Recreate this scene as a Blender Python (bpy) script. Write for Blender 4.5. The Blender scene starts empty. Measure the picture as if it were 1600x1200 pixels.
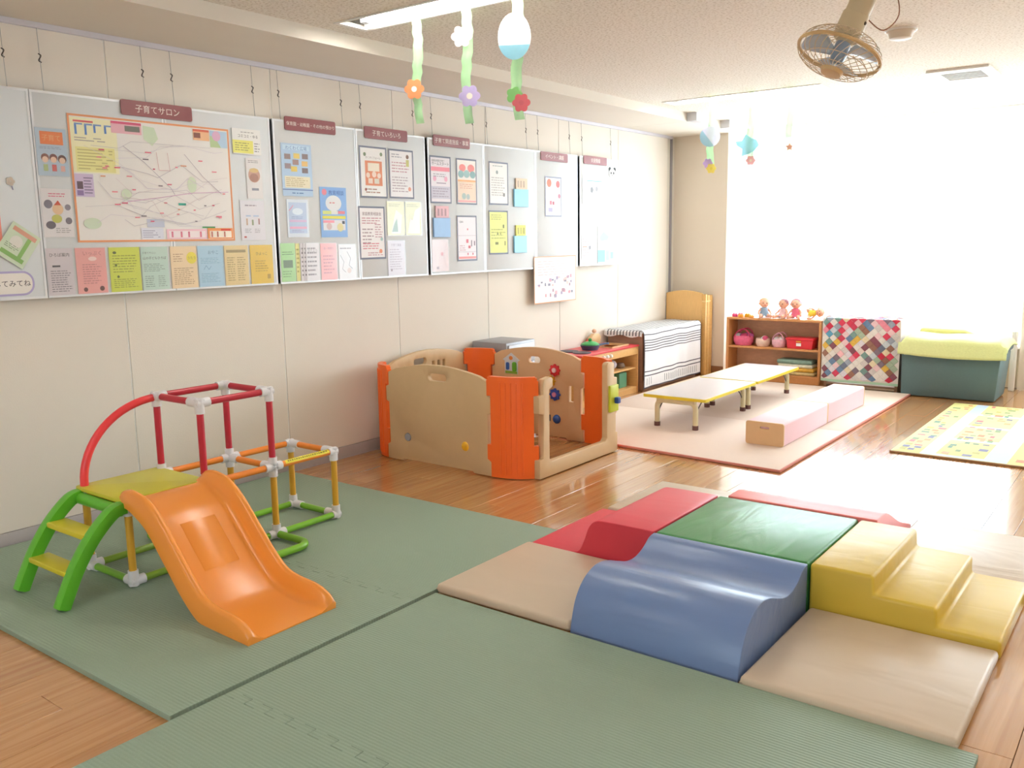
import bpy, bmesh, math, random
from mathutils import Vector, Matrix
random.seed(7)
S = bpy.context.scene
COL = S.collection
PI = math.pi

# ------------------------------------------------------------------ camera
YAW, PITCH, ROLL = map(math.radians, (37.074, 9.2006, -0.8662))
cy, sy, cp, sp = math.cos(YAW), math.sin(YAW), math.cos(PITCH), math.sin(PITCH)
_f = Vector((-sy*cp, cy*cp, -sp)); _r = Vector((cy, sy, 0)); _u = _r.cross(_f)
_r2 = math.cos(ROLL)*_r + math.sin(ROLL)*_u
_u2 = -math.sin(ROLL)*_r + math.cos(ROLL)*_u
cam_d = bpy.data.cameras.new('camera'); cam = bpy.data.objects.new('camera', cam_d); COL.objects.link(cam)
cam_d.sensor_width = 36; cam_d.lens = 1390.3/1600*36; cam_d.clip_start = .05
CAM = Vector((4.63, 0, 1.5))
cam.matrix_world = Matrix(((_r2.x, _u2.x, -_f.x, CAM.x), (_r2.y, _u2.y, -_f.y, CAM.y), (_r2.z, _u2.z, -_f.z, CAM.z), (0, 0, 0, 1)))
S.camera = cam

# ------------------------------------------------------------------ world and light
W = bpy.data.worlds.new('sky'); S.world = W; W.use_nodes = True
bg = W.node_tree.nodes['Background']; bg.inputs[0].default_value = (.95, .98, 1, 1); bg.inputs[1].default_value = 9.0
def portal(x0, x1, z0, z1, y, flip=1):
    l = bpy.data.lights.new('window_portal', 'AREA'); l.shape = 'RECTANGLE'; l.size = x1-x0; l.size_y = z1-z0
    l.cycles.is_portal = True
    o = bpy.data.objects.new('window_portal', l); COL.objects.link(o)
    o.location = ((x0+x1)/2, y, (z0+z1)/2); o.rotation_euler = (-PI/2*flip, 0, 0)
portal(.66, 3.38, .45, 2.6, 9.80)
portal(4.04, 6.76, .45, 2.6, 9.80)
portal(2.6, 4.8, .9, 2.2, -3.06, -1)  # portal of the added back window, fill light from behind the camera
TUBE = 29.0
vs = S.view_settings; vs.view_transform = 'Standard'; vs.look = 'None'; vs.exposure = 0.62; vs.gamma = 1.0; vs.use_curve_mapping = False

# ------------------------------------------------------------------ materials
def lin(h):
    h = h.lstrip('#'); o = []
    for i in (0, 2, 4):
        c = int(h[i:i+2], 16)/255
        o.append(c/12.92 if c <= .04045 else ((c+.055)/1.055)**2.4)
    return o
_M = {}
def mat(col, rough=.5, var=.04, scale=6, bump=0, bscale=60, metal=0, coat=0, stretch=(1, 1, 1), spec=.5, detail=2):
    key = (col, rough, var, scale, bump, bscale, metal, coat, stretch, spec)
    if key in _M: return _M[key]
    m = bpy.data.materials.new('surface_' + col.strip('#')); m.use_nodes = True; nt = m.node_tree; N = nt.nodes; L = nt.links
    b = N['Principled BSDF']; c = lin(col)
    tc = N.new('ShaderNodeTexCoord'); mp = N.new('ShaderNodeMapping'); mp.inputs['Scale'].default_value = stretch
    L.new(tc.outputs['Object'], mp.inputs[0])
    nz = N.new('ShaderNodeTexNoise'); nz.inputs['Scale'].default_value = scale; nz.inputs['Detail'].default_value = detail
    L.new(mp.outputs[0], nz.inputs['Vector'])
    mx = N.new('ShaderNodeMix'); mx.data_type = 'RGBA'
    mx.inputs[6].default_value = [min(1, x*(1-var)) for x in c]+[1]; mx.inputs[7].default_value = [min(1, x*(1+var)) for x in c]+[1]
    L.new(nz.outputs[0], mx.inputs[0]); L.new(mx.outputs[2], b.inputs['Base Color'])
    b.inputs['Roughness'].default_value = rough; b.inputs['Metallic'].default_value = metal
    b.inputs['Coat Weight'].default_value = coat; b.inputs['Coat Roughness'].default_value = .12
    b.inputs['Specular IOR Level'].default_value = spec
    if bump:
        n2 = N.new('ShaderNodeTexNoise'); n2.inputs['Scale'].default_value = bscale; n2.inputs['Detail'].default_value = 3
        L.new(mp.outputs[0], n2.inputs['Vector'])
        bp = N.new('ShaderNodeBump'); bp.inputs['Strength'].default_value = bump; bp.inputs['Distance'].default_value = .01
        L.new(n2.outputs[0], bp.inputs['Height']); L.new(bp.outputs[0], b.inputs['Normal'])
    _M[key] = m; return m

def floor_wood():
    m = bpy.data.materials.new('varnished_floor_wood'); m.use_nodes = True; nt = m.node_tree; N = nt.nodes; L = nt.links
    b = N['Principled BSDF']
    tc = N.new('ShaderNodeTexCoord'); mp = N.new('ShaderNodeMapping'); mp.inputs['Scale'].default_value = (40, 1.6, 1)
    geo = N.new('ShaderNodeNewGeometry'); L.new(geo.outputs['Position'], mp.inputs[0])
    oi = N.new('ShaderNodeObjectInfo')
    ad = N.new('ShaderNodeVectorMath'); ad.operation = 'ADD'
    cm = N.new('ShaderNodeCombineXYZ'); mu = N.new('ShaderNodeMath'); mu.operation = 'MULTIPLY'; mu.inputs[1].default_value = 40
    L.new(oi.outputs['Random'], mu.inputs[0]); L.new(mu.outputs[0], cm.inputs[2]); L.new(mp.outputs[0], ad.inputs[0]); L.new(cm.outputs[0], ad.inputs[1])
    nz = N.new('ShaderNodeTexNoise'); nz.inputs['Scale'].default_value = 1.0; nz.inputs['Detail'].default_value = 5; nz.inputs['Distortion'].default_value = .6
    L.new(ad.outputs[0], nz.inputs['Vector'])
    r1 = N.new('ShaderNodeValToRGB'); e = r1.color_ramp.elements
    e[0].position = .3; e[0].color = (*lin('#ad7642'), 1); e[1].position = .7; e[1].color = (*lin('#c2905a'), 1)
    L.new(nz.outputs[0], r1.inputs[0])
    r2 = N.new('ShaderNodeValToRGB'); e = r2.color_ramp.elements
    e[0].color = (.90, .87, .84, 1); e[1].color = (1.06, 1.06, 1.05, 1)
    L.new(oi.outputs['Random'], r2.inputs[0])
    mx = N.new('ShaderNodeMix'); mx.data_type = 'RGBA'; mx.blend_type = 'MULTIPLY'; mx.inputs[0].default_value = 1
    L.new(r1.outputs[0], mx.inputs[6]); L.new(r2.outputs[0], mx.inputs[7]); L.new(mx.outputs[2], b.inputs['Base Color'])
    b.inputs['Roughness'].default_value = .2; b.inputs['Coat Weight'].default_value = .7; b.inputs['Coat Roughness'].default_value = .06
    n2 = N.new('ShaderNodeTexNoise'); n2.inputs['Scale'].default_value = 2.2; n2.inputs['Detail'].default_value = 2
    L.new(geo.outputs['Position'], n2.inputs['Vector'])
    bp = N.new('ShaderNodeBump'); bp.inputs['Strength'].default_value = .022; bp.inputs['Distance'].default_value = .02
    L.new(n2.outputs[0], bp.inputs['Height']); L.new(bp.outputs[0], b.inputs['Coat Normal'])
    return m

def speckle(col, dark, scale, lo, hi, rough=.9):
    m = bpy.data.materials.new('speckled_board'); m.use_nodes = True; nt = m.node_tree; N = nt.nodes; L = nt.links
    b = N['Principled BSDF']; tc = N.new('ShaderNodeTexCoord')
    nz = N.new('ShaderNodeTexNoise'); nz.inputs['Scale'].default_value = scale; nz.inputs['Detail'].default_value = 2
    L.new(tc.outputs['Object'], nz.inputs['Vector'])
    r = N.new('ShaderNodeValToRGB'); e = r.color_ramp.elements
    e[0].position = lo; e[0].color = (*lin(dark), 1); e[1].position = hi; e[1].color = (*lin(col), 1)
    L.new(nz.outputs[0], r.inputs[0]); L.new(r.outputs[0], b.inputs['Base Color']); b.inputs['Roughness'].default_value = rough
    bp = N.new('ShaderNodeBump'); bp.inputs['Strength'].default_value = .15; bp.inputs['Distance'].default_value = .004
    L.new(nz.outputs[0], bp.inputs['Height']); L.new(bp.outputs[0], b.inputs['Normal'])
    return m

def ribbed(col, pitch, rough=.55):
    m = bpy.data.materials.new('ribbed_foam'); m.use_nodes = True; nt = m.node_tree; N = nt.nodes; L = nt.links
    b = N['Principled BSDF']; geo = N.new('ShaderNodeNewGeometry'); sx = N.new('ShaderNodeSeparateXYZ'); L.new(geo.outputs['Position'], sx.inputs[0])
    k = N.new('ShaderNodeMath'); k.operation = 'MULTIPLY'; k.inputs[1].default_value = 2*PI/pitch; L.new(sx.outputs['Y'], k.inputs[0])
    s = N.new('ShaderNodeMath'); s.operation = 'SINE'; L.new(k.outputs[0], s.inputs[0])
    bp = N.new('ShaderNodeBump'); bp.inputs['Strength'].default_value = .38; bp.inputs['Distance'].default_value = .0014
    L.new(s.outputs[0], bp.inputs['Height']); L.new(bp.outputs[0], b.inputs['Normal'])
    nz = N.new('ShaderNodeTexNoise'); nz.inputs['Scale'].default_value = 220; L.new(geo.outputs['Position'], nz.inputs['Vector'])
    mx = N.new('ShaderNodeMix'); mx.data_type = 'RGBA'; c = lin(col)
    mx.inputs[6].default_value = [x*.9 for x in c]+[1]; mx.inputs[7].default_value = [x*1.1 for x in c]+[1]
    L.new(nz.outputs[0], mx.inputs[0]); L.new(mx.outputs[2], b.inputs['Base Color'])
    b.inputs['Roughness'].default_value = rough; b.inputs['Specular IOR Level'].default_value = .35
    return m

def vinyl(col, rough=.38, wr=.35, stretch=(2.0, 7, 3)):
    m = bpy.data.materials.new('soft_vinyl_' + col.strip('#')); m.use_nodes = True; nt = m.node_tree; N = nt.nodes; L = nt.links
    b = N['Principled BSDF']; geo = N.new('ShaderNodeNewGeometry')
    mp = N.new('ShaderNodeMapping'); mp.inputs['Scale'].default_value = stretch; mp.inputs['Rotation'].default_value = (0, 0, .5); L.new(geo.outputs['Position'], mp.inputs[0])
    nz = N.new('ShaderNodeTexNoise'); nz.inputs['Scale'].default_value = 1.5; nz.inputs['Detail'].default_value = 2; nz.inputs['Distortion'].default_value = .8; L.new(mp.outputs[0], nz.inputs['Vector'])
    n2 = N.new('ShaderNodeTexNoise'); n2.inputs['Scale'].default_value = 500; L.new(geo.outputs['Position'], n2.inputs['Vector'])
    ad = N.new('ShaderNodeMath'); ad.operation = 'MULTIPLY_ADD'; ad.inputs[1].default_value = .03; L.new(n2.outputs[0], ad.inputs[0]); L.new(nz.outputs[0], ad.inputs[2])
    bp = N.new('ShaderNodeBump'); bp.inputs['Strength'].default_value = wr; bp.inputs['Distance'].default_value = .03
    L.new(ad.outputs[0], bp.inputs['Height']); L.new(bp.outputs[0], b.inputs['Normal'])
    mx = N.new('ShaderNodeMix'); mx.data_type = 'RGBA'; c = lin(col)
    mx.inputs[6].default_value = [x*.95 for x in c]+[1]; mx.inputs[7].default_value = [min(1, x*1.05) for x in c]+[1]
    L.new(nz.outputs[0], mx.inputs[0]); L.new(mx.outputs[2], b.inputs['Base Color'])
    b.inputs['Roughness'].default_value = rough
    return m

def emitter(col, k):
    m = bpy.data.materials.new('lamp_glow'); m.use_nodes = True; nt = m.node_tree; N = nt.nodes; L = nt.links
    N.remove(N['Principled BSDF']); e = N.new('ShaderNodeEmission'); e.inputs[0].default_value = (*lin(col), 1); e.inputs[1].default_value = k
    L.new(e.outputs[0], N['Material Output'].inputs[0]); return m

def sheer():
    m = bpy.data.materials.new('sheer_curtain'); m.use_nodes = True; nt = m.node_tree; N = nt.nodes; L = nt.links
    N.remove(N['Principled BSDF'])
    t = N.new('ShaderNodeBsdfTransparent'); t.inputs[0].default_value = (.97, .97, .97, 1)
    d = N.new('ShaderNodeBsdfTranslucent'); d.inputs[0].default_value = (.9, .9, .9, 1)
    f = N.new('ShaderNodeBsdfDiffuse'); f.inputs[0].default_value = (.85, .85, .83, 1)
    a = N.new('ShaderNodeMixShader'); a.inputs[0].default_value = .5; L.new(d.outputs[0], a.inputs[1]); L.new(f.outputs[0], a.inputs[2])
    geo = N.new('ShaderNodeNewGeometry'); nz = N.new('ShaderNodeTexNoise'); nz.inputs['Scale'].default_value = 300; L.new(geo.outputs['Position'], nz.inputs['Vector'])
    rr = N.new('ShaderNodeMapRange'); rr.inputs['To Min'].default_value = .38; rr.inputs['To Max'].default_value = .5; L.new(nz.outputs[0], rr.inputs[0])
    b = N.new('ShaderNodeMixShader'); L.new(rr.outputs[0], b.inputs[0]); L.new(t.outputs[0], b.inputs[1]); L.new(a.outputs[0], b.inputs[2])
    L.new(b.outputs[0], N['Material Output'].inputs[0]); return m

def clear(col='#ffffff', gl=.03, rough=.15):
    m = bpy.data.materials.new('clear_film'); m.use_nodes = True; nt = m.node_tree; N = nt.nodes; L = nt.links
    N.remove(N['Principled BSDF'])
    t = N.new('ShaderNodeBsdfTransparent'); t.inputs[0].default_value = (*lin(col), 1)
    g = N.new('ShaderNodeBsdfGlossy'); g.inputs['Roughness'].default_value = rough
    geo = N.new('ShaderNodeNewGeometry'); nz = N.new('ShaderNodeTexNoise'); nz.inputs['Scale'].default_value = 9; L.new(geo.outputs['Position'], nz.inputs['Vector'])
    rr = N.new('ShaderNodeMapRange'); rr.inputs['To Min'].default_value = gl*.5; rr.inputs['To Max'].default_value = gl*1.5; L.new(nz.outputs[0], rr.inputs[0])
    b = N.new('ShaderNodeMixShader'); L.new(rr.outputs[0], b.inputs[0]); L.new(t.outputs[0], b.inputs[1]); L.new(g.outputs[0], b.inputs[2])
    L.new(b.outputs[0], N['Material Output'].inputs[0]); return m

WOODF = floor_wood()
CEIL = speckle('#efe8de', '#d3c9ba', 70, .36, .5)
WALLP = mat('#e9e0d4', .75, .02, 3, .08, 140)
WALLB = mat('#e6d9c8', .8, .02, 3, .06, 120)
WHITE = mat('#f2f0ec', .45)
STEEL = mat('#c9c9cc', .35, .05, 20, metal=.6)
GREYM = mat('#a5a5ac', .4, .05, 10)
SOFFIT = mat('#e8e0d4', .8, .02, 4, .05, 200)
SHEER = sheer()
FILM = clear()

# ------------------------------------------------------------------ mesh building
class MB:
    def __init__(s): s.v = []; s.f = []; s.m = []; s.s = []
    def mi(s, m):
        if m not in s.s: s.s.append(m)
        return s.s.index(m)
    def add(s, vs, fs, m):
        o = len(s.v); s.v += [tuple(v) for v in vs]; i = s.mi(m)
        for f in fs: s.f.append([o+k for k in f]); s.m.append(i)
        return s
    def box(s, lo, hi, m):
        x0, y0, z0 = lo; x1, y1, z1 = hi
        return s.add([(x0,y0,z0),(x1,y0,z0),(x1,y1,z0),(x0,y1,z0),(x0,y0,z1),(x1,y0,z1),(x1,y1,z1),(x0,y1,z1)],
              [(3,2,1,0),(4,5,6,7),(0,1,5,4),(1,2,6,5),(2,3,7,6),(3,0,4,7)], m)
    def rbox(s, lo, hi, r, m, seg=2):
        bm = bmesh.new(); bmesh.ops.create_cube(bm, size=1)
        for v in bm.verts:
            v.co = Vector([(lo[i]+hi[i])/2 + v.co[i]*(hi[i]-lo[i]) for i in range(3)])
        r = min(r, .49*min(hi[i]-lo[i] for i in range(3)))
        bmesh.ops.bevel(bm, geom=bm.edges[:], offset=r, segments=seg, profile=.5, affect='EDGES')
        return s.bm(bm, m)
    def bm(s, bm, m, free=True):
        bm.verts.index_update()
        s.add([v.co[:] for v in bm.verts], [[v.index for v in f.verts] for f in bm.faces], m)
        if free: bm.free()
        return s
    def ring(s, c, a, b, r, n): return [tuple(Vector(c)+a*(r*math.cos(2*PI*k/n))+b*(r*math.sin(2*PI*k/n))) for k in range(n)]
    def tube(s, path, r, m, n=12, closed=False, caps=True):
        P = [Vector(p) for p in path]; R = r if isinstance(r, (list, tuple)) else [r]*len(P); vs = []; L = len(P); up = None
        for i, p in enumerate(P):
            a = P[(i-1) % L] if closed or i > 0 else p; b = P[(i+1) % L] if closed or i < L-1 else p
            t = (b-a).normalized()
            if up is None: up = t.orthogonal().normalized()
            up = (up - t*up.dot(t)); up = up.normalized() if up.length > 1e-6 else t.orthogonal().normalized()
            vs += s.ring(p, up, t.cross(up), R[i], n)
        fs = []
        for i in range(L if closed else L-1):
            j = (i+1) % L
            for k in range(n): fs.append((i*n+k, i*n+(k+1) % n, j*n+(k+1) % n, j*n+k))
        if caps and not closed: fs += [tuple(range(n-1, -1, -1)), tuple((L-1)*n+k for k in range(n))]
        return s.add(vs, fs, m)
    def cyl(s, p0, p1, r, m, n=14, r1=None): return s.tube([p0, p1], [r, r if r1 is None else r1], m, n)
    def lathe(s, prof, c, m, n=20, ax='z'):
        c = Vector(c); vs = []; A = {'z': (Vector((1,0,0)), Vector((0,1,0)), Vector((0,0,1))), 'x': (Vector((0,1,0)), Vector((0,0,1)), Vector((1,0,0))), 'y': (Vector((0,0,1)), Vector((1,0,0)), Vector((0,1,0)))}
        a, b, d = A[ax] if isinstance(ax, str) else ax
        for r, h in prof: vs += s.ring(c+d*h, a, b, max(r, 1e-5), n)
        fs = [(i*n+k, i*n+(k+1) % n, (i+1)*n+(k+1) % n, (i+1)*n+k) for i in range(len(prof)-1) for k in range(n)]
        if prof[0][0] > 1e-4: fs.append(tuple(range(n-1, -1, -1)))
        if prof[-1][0] > 1e-4: fs.append(tuple((len(prof)-1)*n+k for k in range(n)))
        return s.add(vs, fs, m)
    def ball(s, c, r, m, n=14, k=8):
        rx, ry, rz = r if isinstance(r, (tuple, list)) else (r, r, r)
        vs = []; fs = []
        for i in range(k+1):
            t = PI*i/k
            for j in range(n): vs.append((c[0]+rx*math.sin(t)*math.cos(2*PI*j/n), c[1]+ry*math.sin(t)*math.sin(2*PI*j/n), c[2]+rz*math.cos(t)))
        for i in range(k):
            for j in range(n): fs.append((i*n+j, (i+1)*n+j, (i+1)*n+(j+1) % n, i*n+(j+1) % n))
        return s.add(vs, fs, m)
    def prism(s, poly, ax, a0, a1, m, holes=()):
        """polygon (2D, the other two axes in x,y,z order) extruded along axis ax"""
        def P(u, v, a):
            return {'x': (a, u, v), 'y': (u, a, v), 'z': (u, v, a)}[ax]
        if not holes:
            n = len(poly)
            return s.add([P(u, v, a0) for u, v in poly]+[P(u, v, a1) for u, v in poly],
                  [tuple(range(n-1, -1, -1)), tuple(range(n, 2*n))]+[(k, (k+1) % n, n+(k+1) % n, n+k) for k in range(n)], m)
        bm = bmesh.new(); es = []; loops = []
        for lp in [poly]+list(holes):
            vv = [bm.verts.new(P(u, v, a0)) for u, v in lp]; loops.append(lp)
            for k in range(len(vv)): es.append(bm.edges.new((vv[k], vv[(k+1) % len(vv)])))
        bmesh.ops.triangle_fill(bm, use_beauty=True, use_dissolve=False, edges=es)
        bm.verts.index_update(); base = [v.co.copy() for v in bm.verts]; fs = [[v.index for v in f.verts] for f in bm.faces]; bm.free()
        i3 = 'xyz'.index(ax); n = len(base); top = []
        for b in base: t = b.copy(); t[i3] = a1; top.append(t)
        F = [tuple(f) for f in fs]+[tuple(n+k for k in reversed(f)) for f in fs]; o = 0
        for lp in loops:
            c = len(lp); F += [(o+k, o+(k+1) % c, n+o+(k+1) % c, n+o+k) for k in range(c)]; o += c
        return s.add(base+top, F, m)
    def quad(s, a, b, c, d, m): return s.add([a, b, c, d], [(0, 1, 2, 3)], m)
    def xform(s, M, start=0):
        for i in range(start, len(s.v)): s.v[i] = tuple(M @ Vector(s.v[i]))
        return s
    def build(s, name, parent=None, bevel=0, seg=2, angle=40, origin=None, local=False, fixn=True):
        me = bpy.data.meshes.new(name)
        off = Vector((0, 0, 0))
        if parent is not None and not local:
            p = parent
            while p: off += p.location; p = p.parent
        elif parent is None and not local:
            if origin is None:
                xs = [v[0] for v in s.v]; ys = [v[1] for v in s.v]; zs = [v[2] for v in s.v]
                off = Vector(((min(xs)+max(xs))/2, (min(ys)+max(ys))/2, min(zs)))
            else: off = Vector(origin)
        me.from_pydata([tuple(Vector(v)-off) for v in s.v], [], s.f)
        for m in s.s: me.materials.append(m)
        me.polygons.foreach_set('material_index', s.m)
        if fixn or bevel:
            bm = bmesh.new(); bm.from_mesh(me)
            if fixn: bmesh.ops.recalc_face_normals(bm, faces=bm.faces[:])
            if bevel:
                es = [e for e in bm.edges if len(e.link_faces) == 2 and e.calc_face_angle(0) > .6]
                bmesh.ops.bevel(bm, geom=es, offset=bevel, segments=seg, profile=.5, affect='EDGES', clamp_overlap=True)
            bm.to_mesh(me); bm.free()
        me.update()
        me.polygons.foreach_set('use_smooth', [True]*len(me.polygons))
        me.set_sharp_from_angle(angle=math.radians(angle))
        o = bpy.data.objects.new(name, me); COL.objects.link(o)
        if parent is not None: o.parent = parent
        elif not local: o.location = off
        return o

def tag(o, label=None, cat=None, group=None, kind=None):
    if label: o['label'] = label
    if cat: o['category'] = cat
    if group: o['group'] = group
    if kind: o['kind'] = kind
    return o
def thing(name, label, cat, loc=(0, 0, 0), rz=0, group=None):
    o = bpy.data.objects.new(name, None); COL.objects.link(o); o.location = loc; o.rotation_euler = (0, 0, rz); o.empty_display_size = .05
    return tag(o, label, cat, group)
def struct(o): o['kind'] = 'structure'; return o
def share(o, loc, parent=None):
    c = o.copy(); COL.objects.link(c); c.location = loc
    if parent is not None: c.parent = parent
    return c
def rrect(u0, v0, u1, v1, r, n=4):
    o = []
    for cu, cv, a in ((u1-r, v0+r, -90), (u1-r, v1-r, 0), (u0+r, v1-r, 90), (u0+r, v0+r, 180)):
        for k in range(n+1):
            t = math.radians(a+90*k/n); o.append((cu+r*math.cos(t), cv+r*math.sin(t)))
    return o
def circ(u, v, r, n=16, a0=0): return [(u+r*math.cos(a0+2*PI*k/n), v+r*math.sin(a0+2*PI*k/n)) for k in range(n)]
_tx = {}
def text_geo(t):
    """flat outline of a line of writing: verts in units of letter height, centred"""
    if t in _tx: return _tx[t]
    c = bpy.data.curves.new('writing', 'FONT'); c.body = t; c.align_x = 'CENTER'; c.align_y = 'CENTER'; c.resolution_u = 2
    o = bpy.data.objects.new('writing', c); COL.objects.link(o)
    bpy.context.view_layer.update()
    ev = o.evaluated_get(bpy.context.evaluated_depsgraph_get()); me = ev.to_mesh()
    vs = [tuple(v.co) for v in me.vertices]; fs = [tuple(p.vertices) for p in me.polygons]
    ev.to_mesh_clear(); bpy.data.objects.remove(o); bpy.data.curves.remove(c)
    if vs:
        xs = [v[0] for v in vs]; ys = [v[1] for v in vs]; mx, my = (min(xs)+max(xs))/2, (min(ys)+max(ys))/2
        vs = [(v[0]-mx, v[1]-my) for v in vs]
    _tx[t] = (vs, fs); return _tx[t]
def smooth_path(pts, n=6):
    """Catmull-Rom through the points"""
    P = [Vector(p) for p in pts]; o = []
    for i in range(len(P)-1):
        a, b, c, d = P[max(i-1, 0)], P[i], P[i+1], P[min(i+2, len(P)-1)]
        for k in range(n):
            t = k/n; o.append(.5*((2*b)+(c-a)*t+(2*a-5*b+4*c-d)*t*t+(3*b-a-3*c+d)*t**3))
    return o+[P[-1]]

# ================================================================== THE ROOM
XR, YB = 7.0, -3.0
floor = struct(MB().box((-.12, YB-.1, -.12), (XR+.1, 9.95, -.012), mat('#4a3420', .8)).build('floor', origin=(0, 0, 0)))
# planks: varnished strips running along the wall
PW = .15
_pl = {}
def plank_mesh(length):
    k = round(length, 3)
    if k not in _pl:
        mb = MB(); mb.box((.0008, .0008, -.012), (PW-.0008, length-.0008, 0), WOODF)
        o = mb.build('plank', local=True, bevel=.0009, seg=1); _pl[k] = o.data; bpy.data.objects.remove(o)
    return _pl[k]
rest = MB()
for i in range(int(XR/PW)+1):
    x = i*PW; off = (i*0.77) % 1.82; y = YB-off
    while y < 9.75:
        y0, y1 = max(y, YB), min(y+1.82, 9.75)
        if y1-y0 > .02:
            if x < 4.7 and y1 > .5:
                o = bpy.data.objects.new('plank', plank_mesh(round(y1-y0, 2))); COL.objects.link(o); o.parent = floor; o.location = (x, y0, 0)
            else: rest.box((x+.0008, y0+.0008, -.012), (x+PW-.0008, y1-.0008, 0), WOODF)
        y += 1.82
rest.build('plank_field', floor)['kind'] = 'stuff'

# left wall: base, panels and white joint strips
wl = struct(MB().box((-.14, YB, 0), (-.014, 9.3, 2.62), mat('#d9d3c8', .6)).build('wall_left', origin=(0, 0, 0)))
seam0, PWID = 2.627, 1.063
k0 = int((YB-seam0)/PWID)
for k in range(k0-1, 7):
    a, b = seam0+k*PWID+.004, seam0+(k+1)*PWID-.004
    a = max(a, YB); b = min(b, 9.09)
    if b-a < .1: continue
    MB().box((-.014, a, .085), (0, b, 2.575), WALLP).build('wall_panel', wl, bevel=.0015, seg=1)
    MB().box((-.014, b+.001, .085), (-.004, b+.008, 2.575), mat('#f6f5f2', .35)).build('joint_strip', wl)
struct(MB().box((-.013, YB, 0), (.004, 9.09, .083), mat('#b9b2b2', .55)).build('baseboard_left', bevel=.002))
t = struct(MB().box((-.012, YB, 2.562), (.022, 9.09, 2.589), mat('#d5d2da', .4, metal=.3)).box((.004, YB, 2.584), (.010, 9.09, 2.5895), mat('#54505c', .5)).build('trim_1'))
struct(MB().box((-.02, 9.09, 0), (.006, 9.118, 2.59), mat('#9d9aa0', .4, metal=.4)).build('trim_2', bevel=.003))

# far wall with two window bays
PX0, PX1, PX2, PX3 = .617, 3.42, 4.0, 6.8
fw = MB()
fw.prism([(-.14, 9.2), (PX0, 9.2), (PX0, 9.95), (-.14, 9.95)], 'z', 0, 2.68, WALLB)
fw.prism([(PX0, 9.78), (PX1, 9.78), (PX1, 9.95), (PX0, 9.95)], 'z', 0, .42, WALLB)
fw.prism([(PX1, 9.66), (PX2, 9.66), (PX2, 9.95), (PX1, 9.95)], 'z', 0, 2.68, WALLB)
fw.prism([(PX2, 9.78), (PX3, 9.78), (PX3, 9.95), (PX2, 9.95)], 'z', 0, .42, WALLB)
fw.prism([(PX3, 9.2), (XR+.1, 9.2), (XR+.1, 9.95), (PX3, 9.95)], 'z', 0, 2.68, WALLB)
fw.box((PX0, 9.78, 2.6), (PX1, 9.95, 2.68), WALLB); fw.box((PX2, 9.78, 2.6), (PX3, 9.95, 2.68), WALLB)
struct(fw.build('wall_far', origin=(0, 9.95, 0)))
struct(MB().box((.03, 9.188, 0), (PX0, 9.2, .08), mat('#8a5a34', .5)).build('baseboard_far', bevel=.002))
GLASS = clear('#f4fbff', .06, .02)
for n, (a, b) in enumerate(((PX0, PX1), (PX2, PX3))):
    f = MB(); fr = mat('#d8d8d6', .35, metal=.4)
    for z in (.42, 2.56): f.box((a, 9.80, z), (b, 9.87, z+.04), fr)
    for x in (a, b-.04): f.box((x, 9.80, .46), (x+.04, 9.87, 2.56), fr)
    f.box(((a+b)/2-.025, 9.80, .46), ((a+b)/2+.025, 9.87, 2.56), fr)
    w = struct(f.build('window_%d' % (n+1), origin=((a+b)/2, 9.83, .42)))
    for u, v in ((a+.04, (a+b)/2-.025), ((a+b)/2+.025, b-.04)):
        MB().box((u, 9.832, .46), (v, 9.838, 2.56), GLASS).build('pane', w)
    MB().box((a, 9.66, .395), (b, 9.80, .42), mat('#efeae2', .4)).build('window_sill', w, bevel=.004)
# ceiling with recessed light troughs, lower strip along the left wall
LROW = [(-.30, -.08), (3.48, 3.70), (7.26, 7.475)]; LCOL = [(.85, 2.21), (4.5, 5.86)]
holes = [[(x0, y0), (x1, y0), (x1, y1), (x0, y1)] for y0, y1 in LROW for x0, x1 in LCOL]
ce = struct(MB().prism([(.70, YB-.1), (XR+.1, YB-.1), (XR+.1, 9.95), (.70, 9.95)], 'z', 2.67, 2.69, CEIL, holes).build('ceiling', origin=(0, 0, 2.67)))
MB().box((-.14, YB-.1, 2.82), (XR+.1, 9.95, 2.9), WHITE).build('slab', ce)
MB().box((-.14, YB-.1, 2.59), (.70, 8.03, 2.82), SOFFIT).build('soffit', ce)
MB().box((-.14, 8.036, 2.59), (.70, 8.80, 2.82), SOFFIT).build('soffit', ce)
MB().box((-.14, 8.806, 2.59), (.70, 9.2, 2.82), SOFFIT).build('soffit', ce)
for y0, y1 in ((8.03, 8.32), (8.80, 9.2)):
    MB().box((.70, y0, 2.592), (.80, y1, 2.68), mat('#d8d6da', .5)).build('bracket_box', ce, bevel=.003)
struct(MB().box((XR, YB, 0), (XR+.12, 9.95, 2.68), WALLP).build('wall_right'))
struct(MB().prism([(-.14, 0), (XR+.12, 0), (XR+.12, 2.68), (-.14, 2.68)], 'y', YB-.12, YB, WALLP, [[(2.6, .9), (4.8, .9), (4.8, 2.2), (2.6, 2.2)]]).build('wall_back'))  # opening cut for the added fill-light window
f = MB(); fr = mat('#d8d8d6', .35, metal=.4)
for z in (.90, 2.16): f.box((2.6, YB-.09, z), (4.8, YB-.03, z+.04), fr)
for x in (2.6, 3.68, 4.76): f.box((x, YB-.09, .94), (x+.04, YB-.03, 2.16), fr)
w = struct(f.build('window_3', origin=(3.7, YB-.06, .9)))  # unseen window, added to brighten faces turned towards the camera
for a in (2.64, 3.72): MB().box((a, YB-.062, .94), (a+1.04, YB-.058, 2.16), GLASS).build('pane', w)

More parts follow.
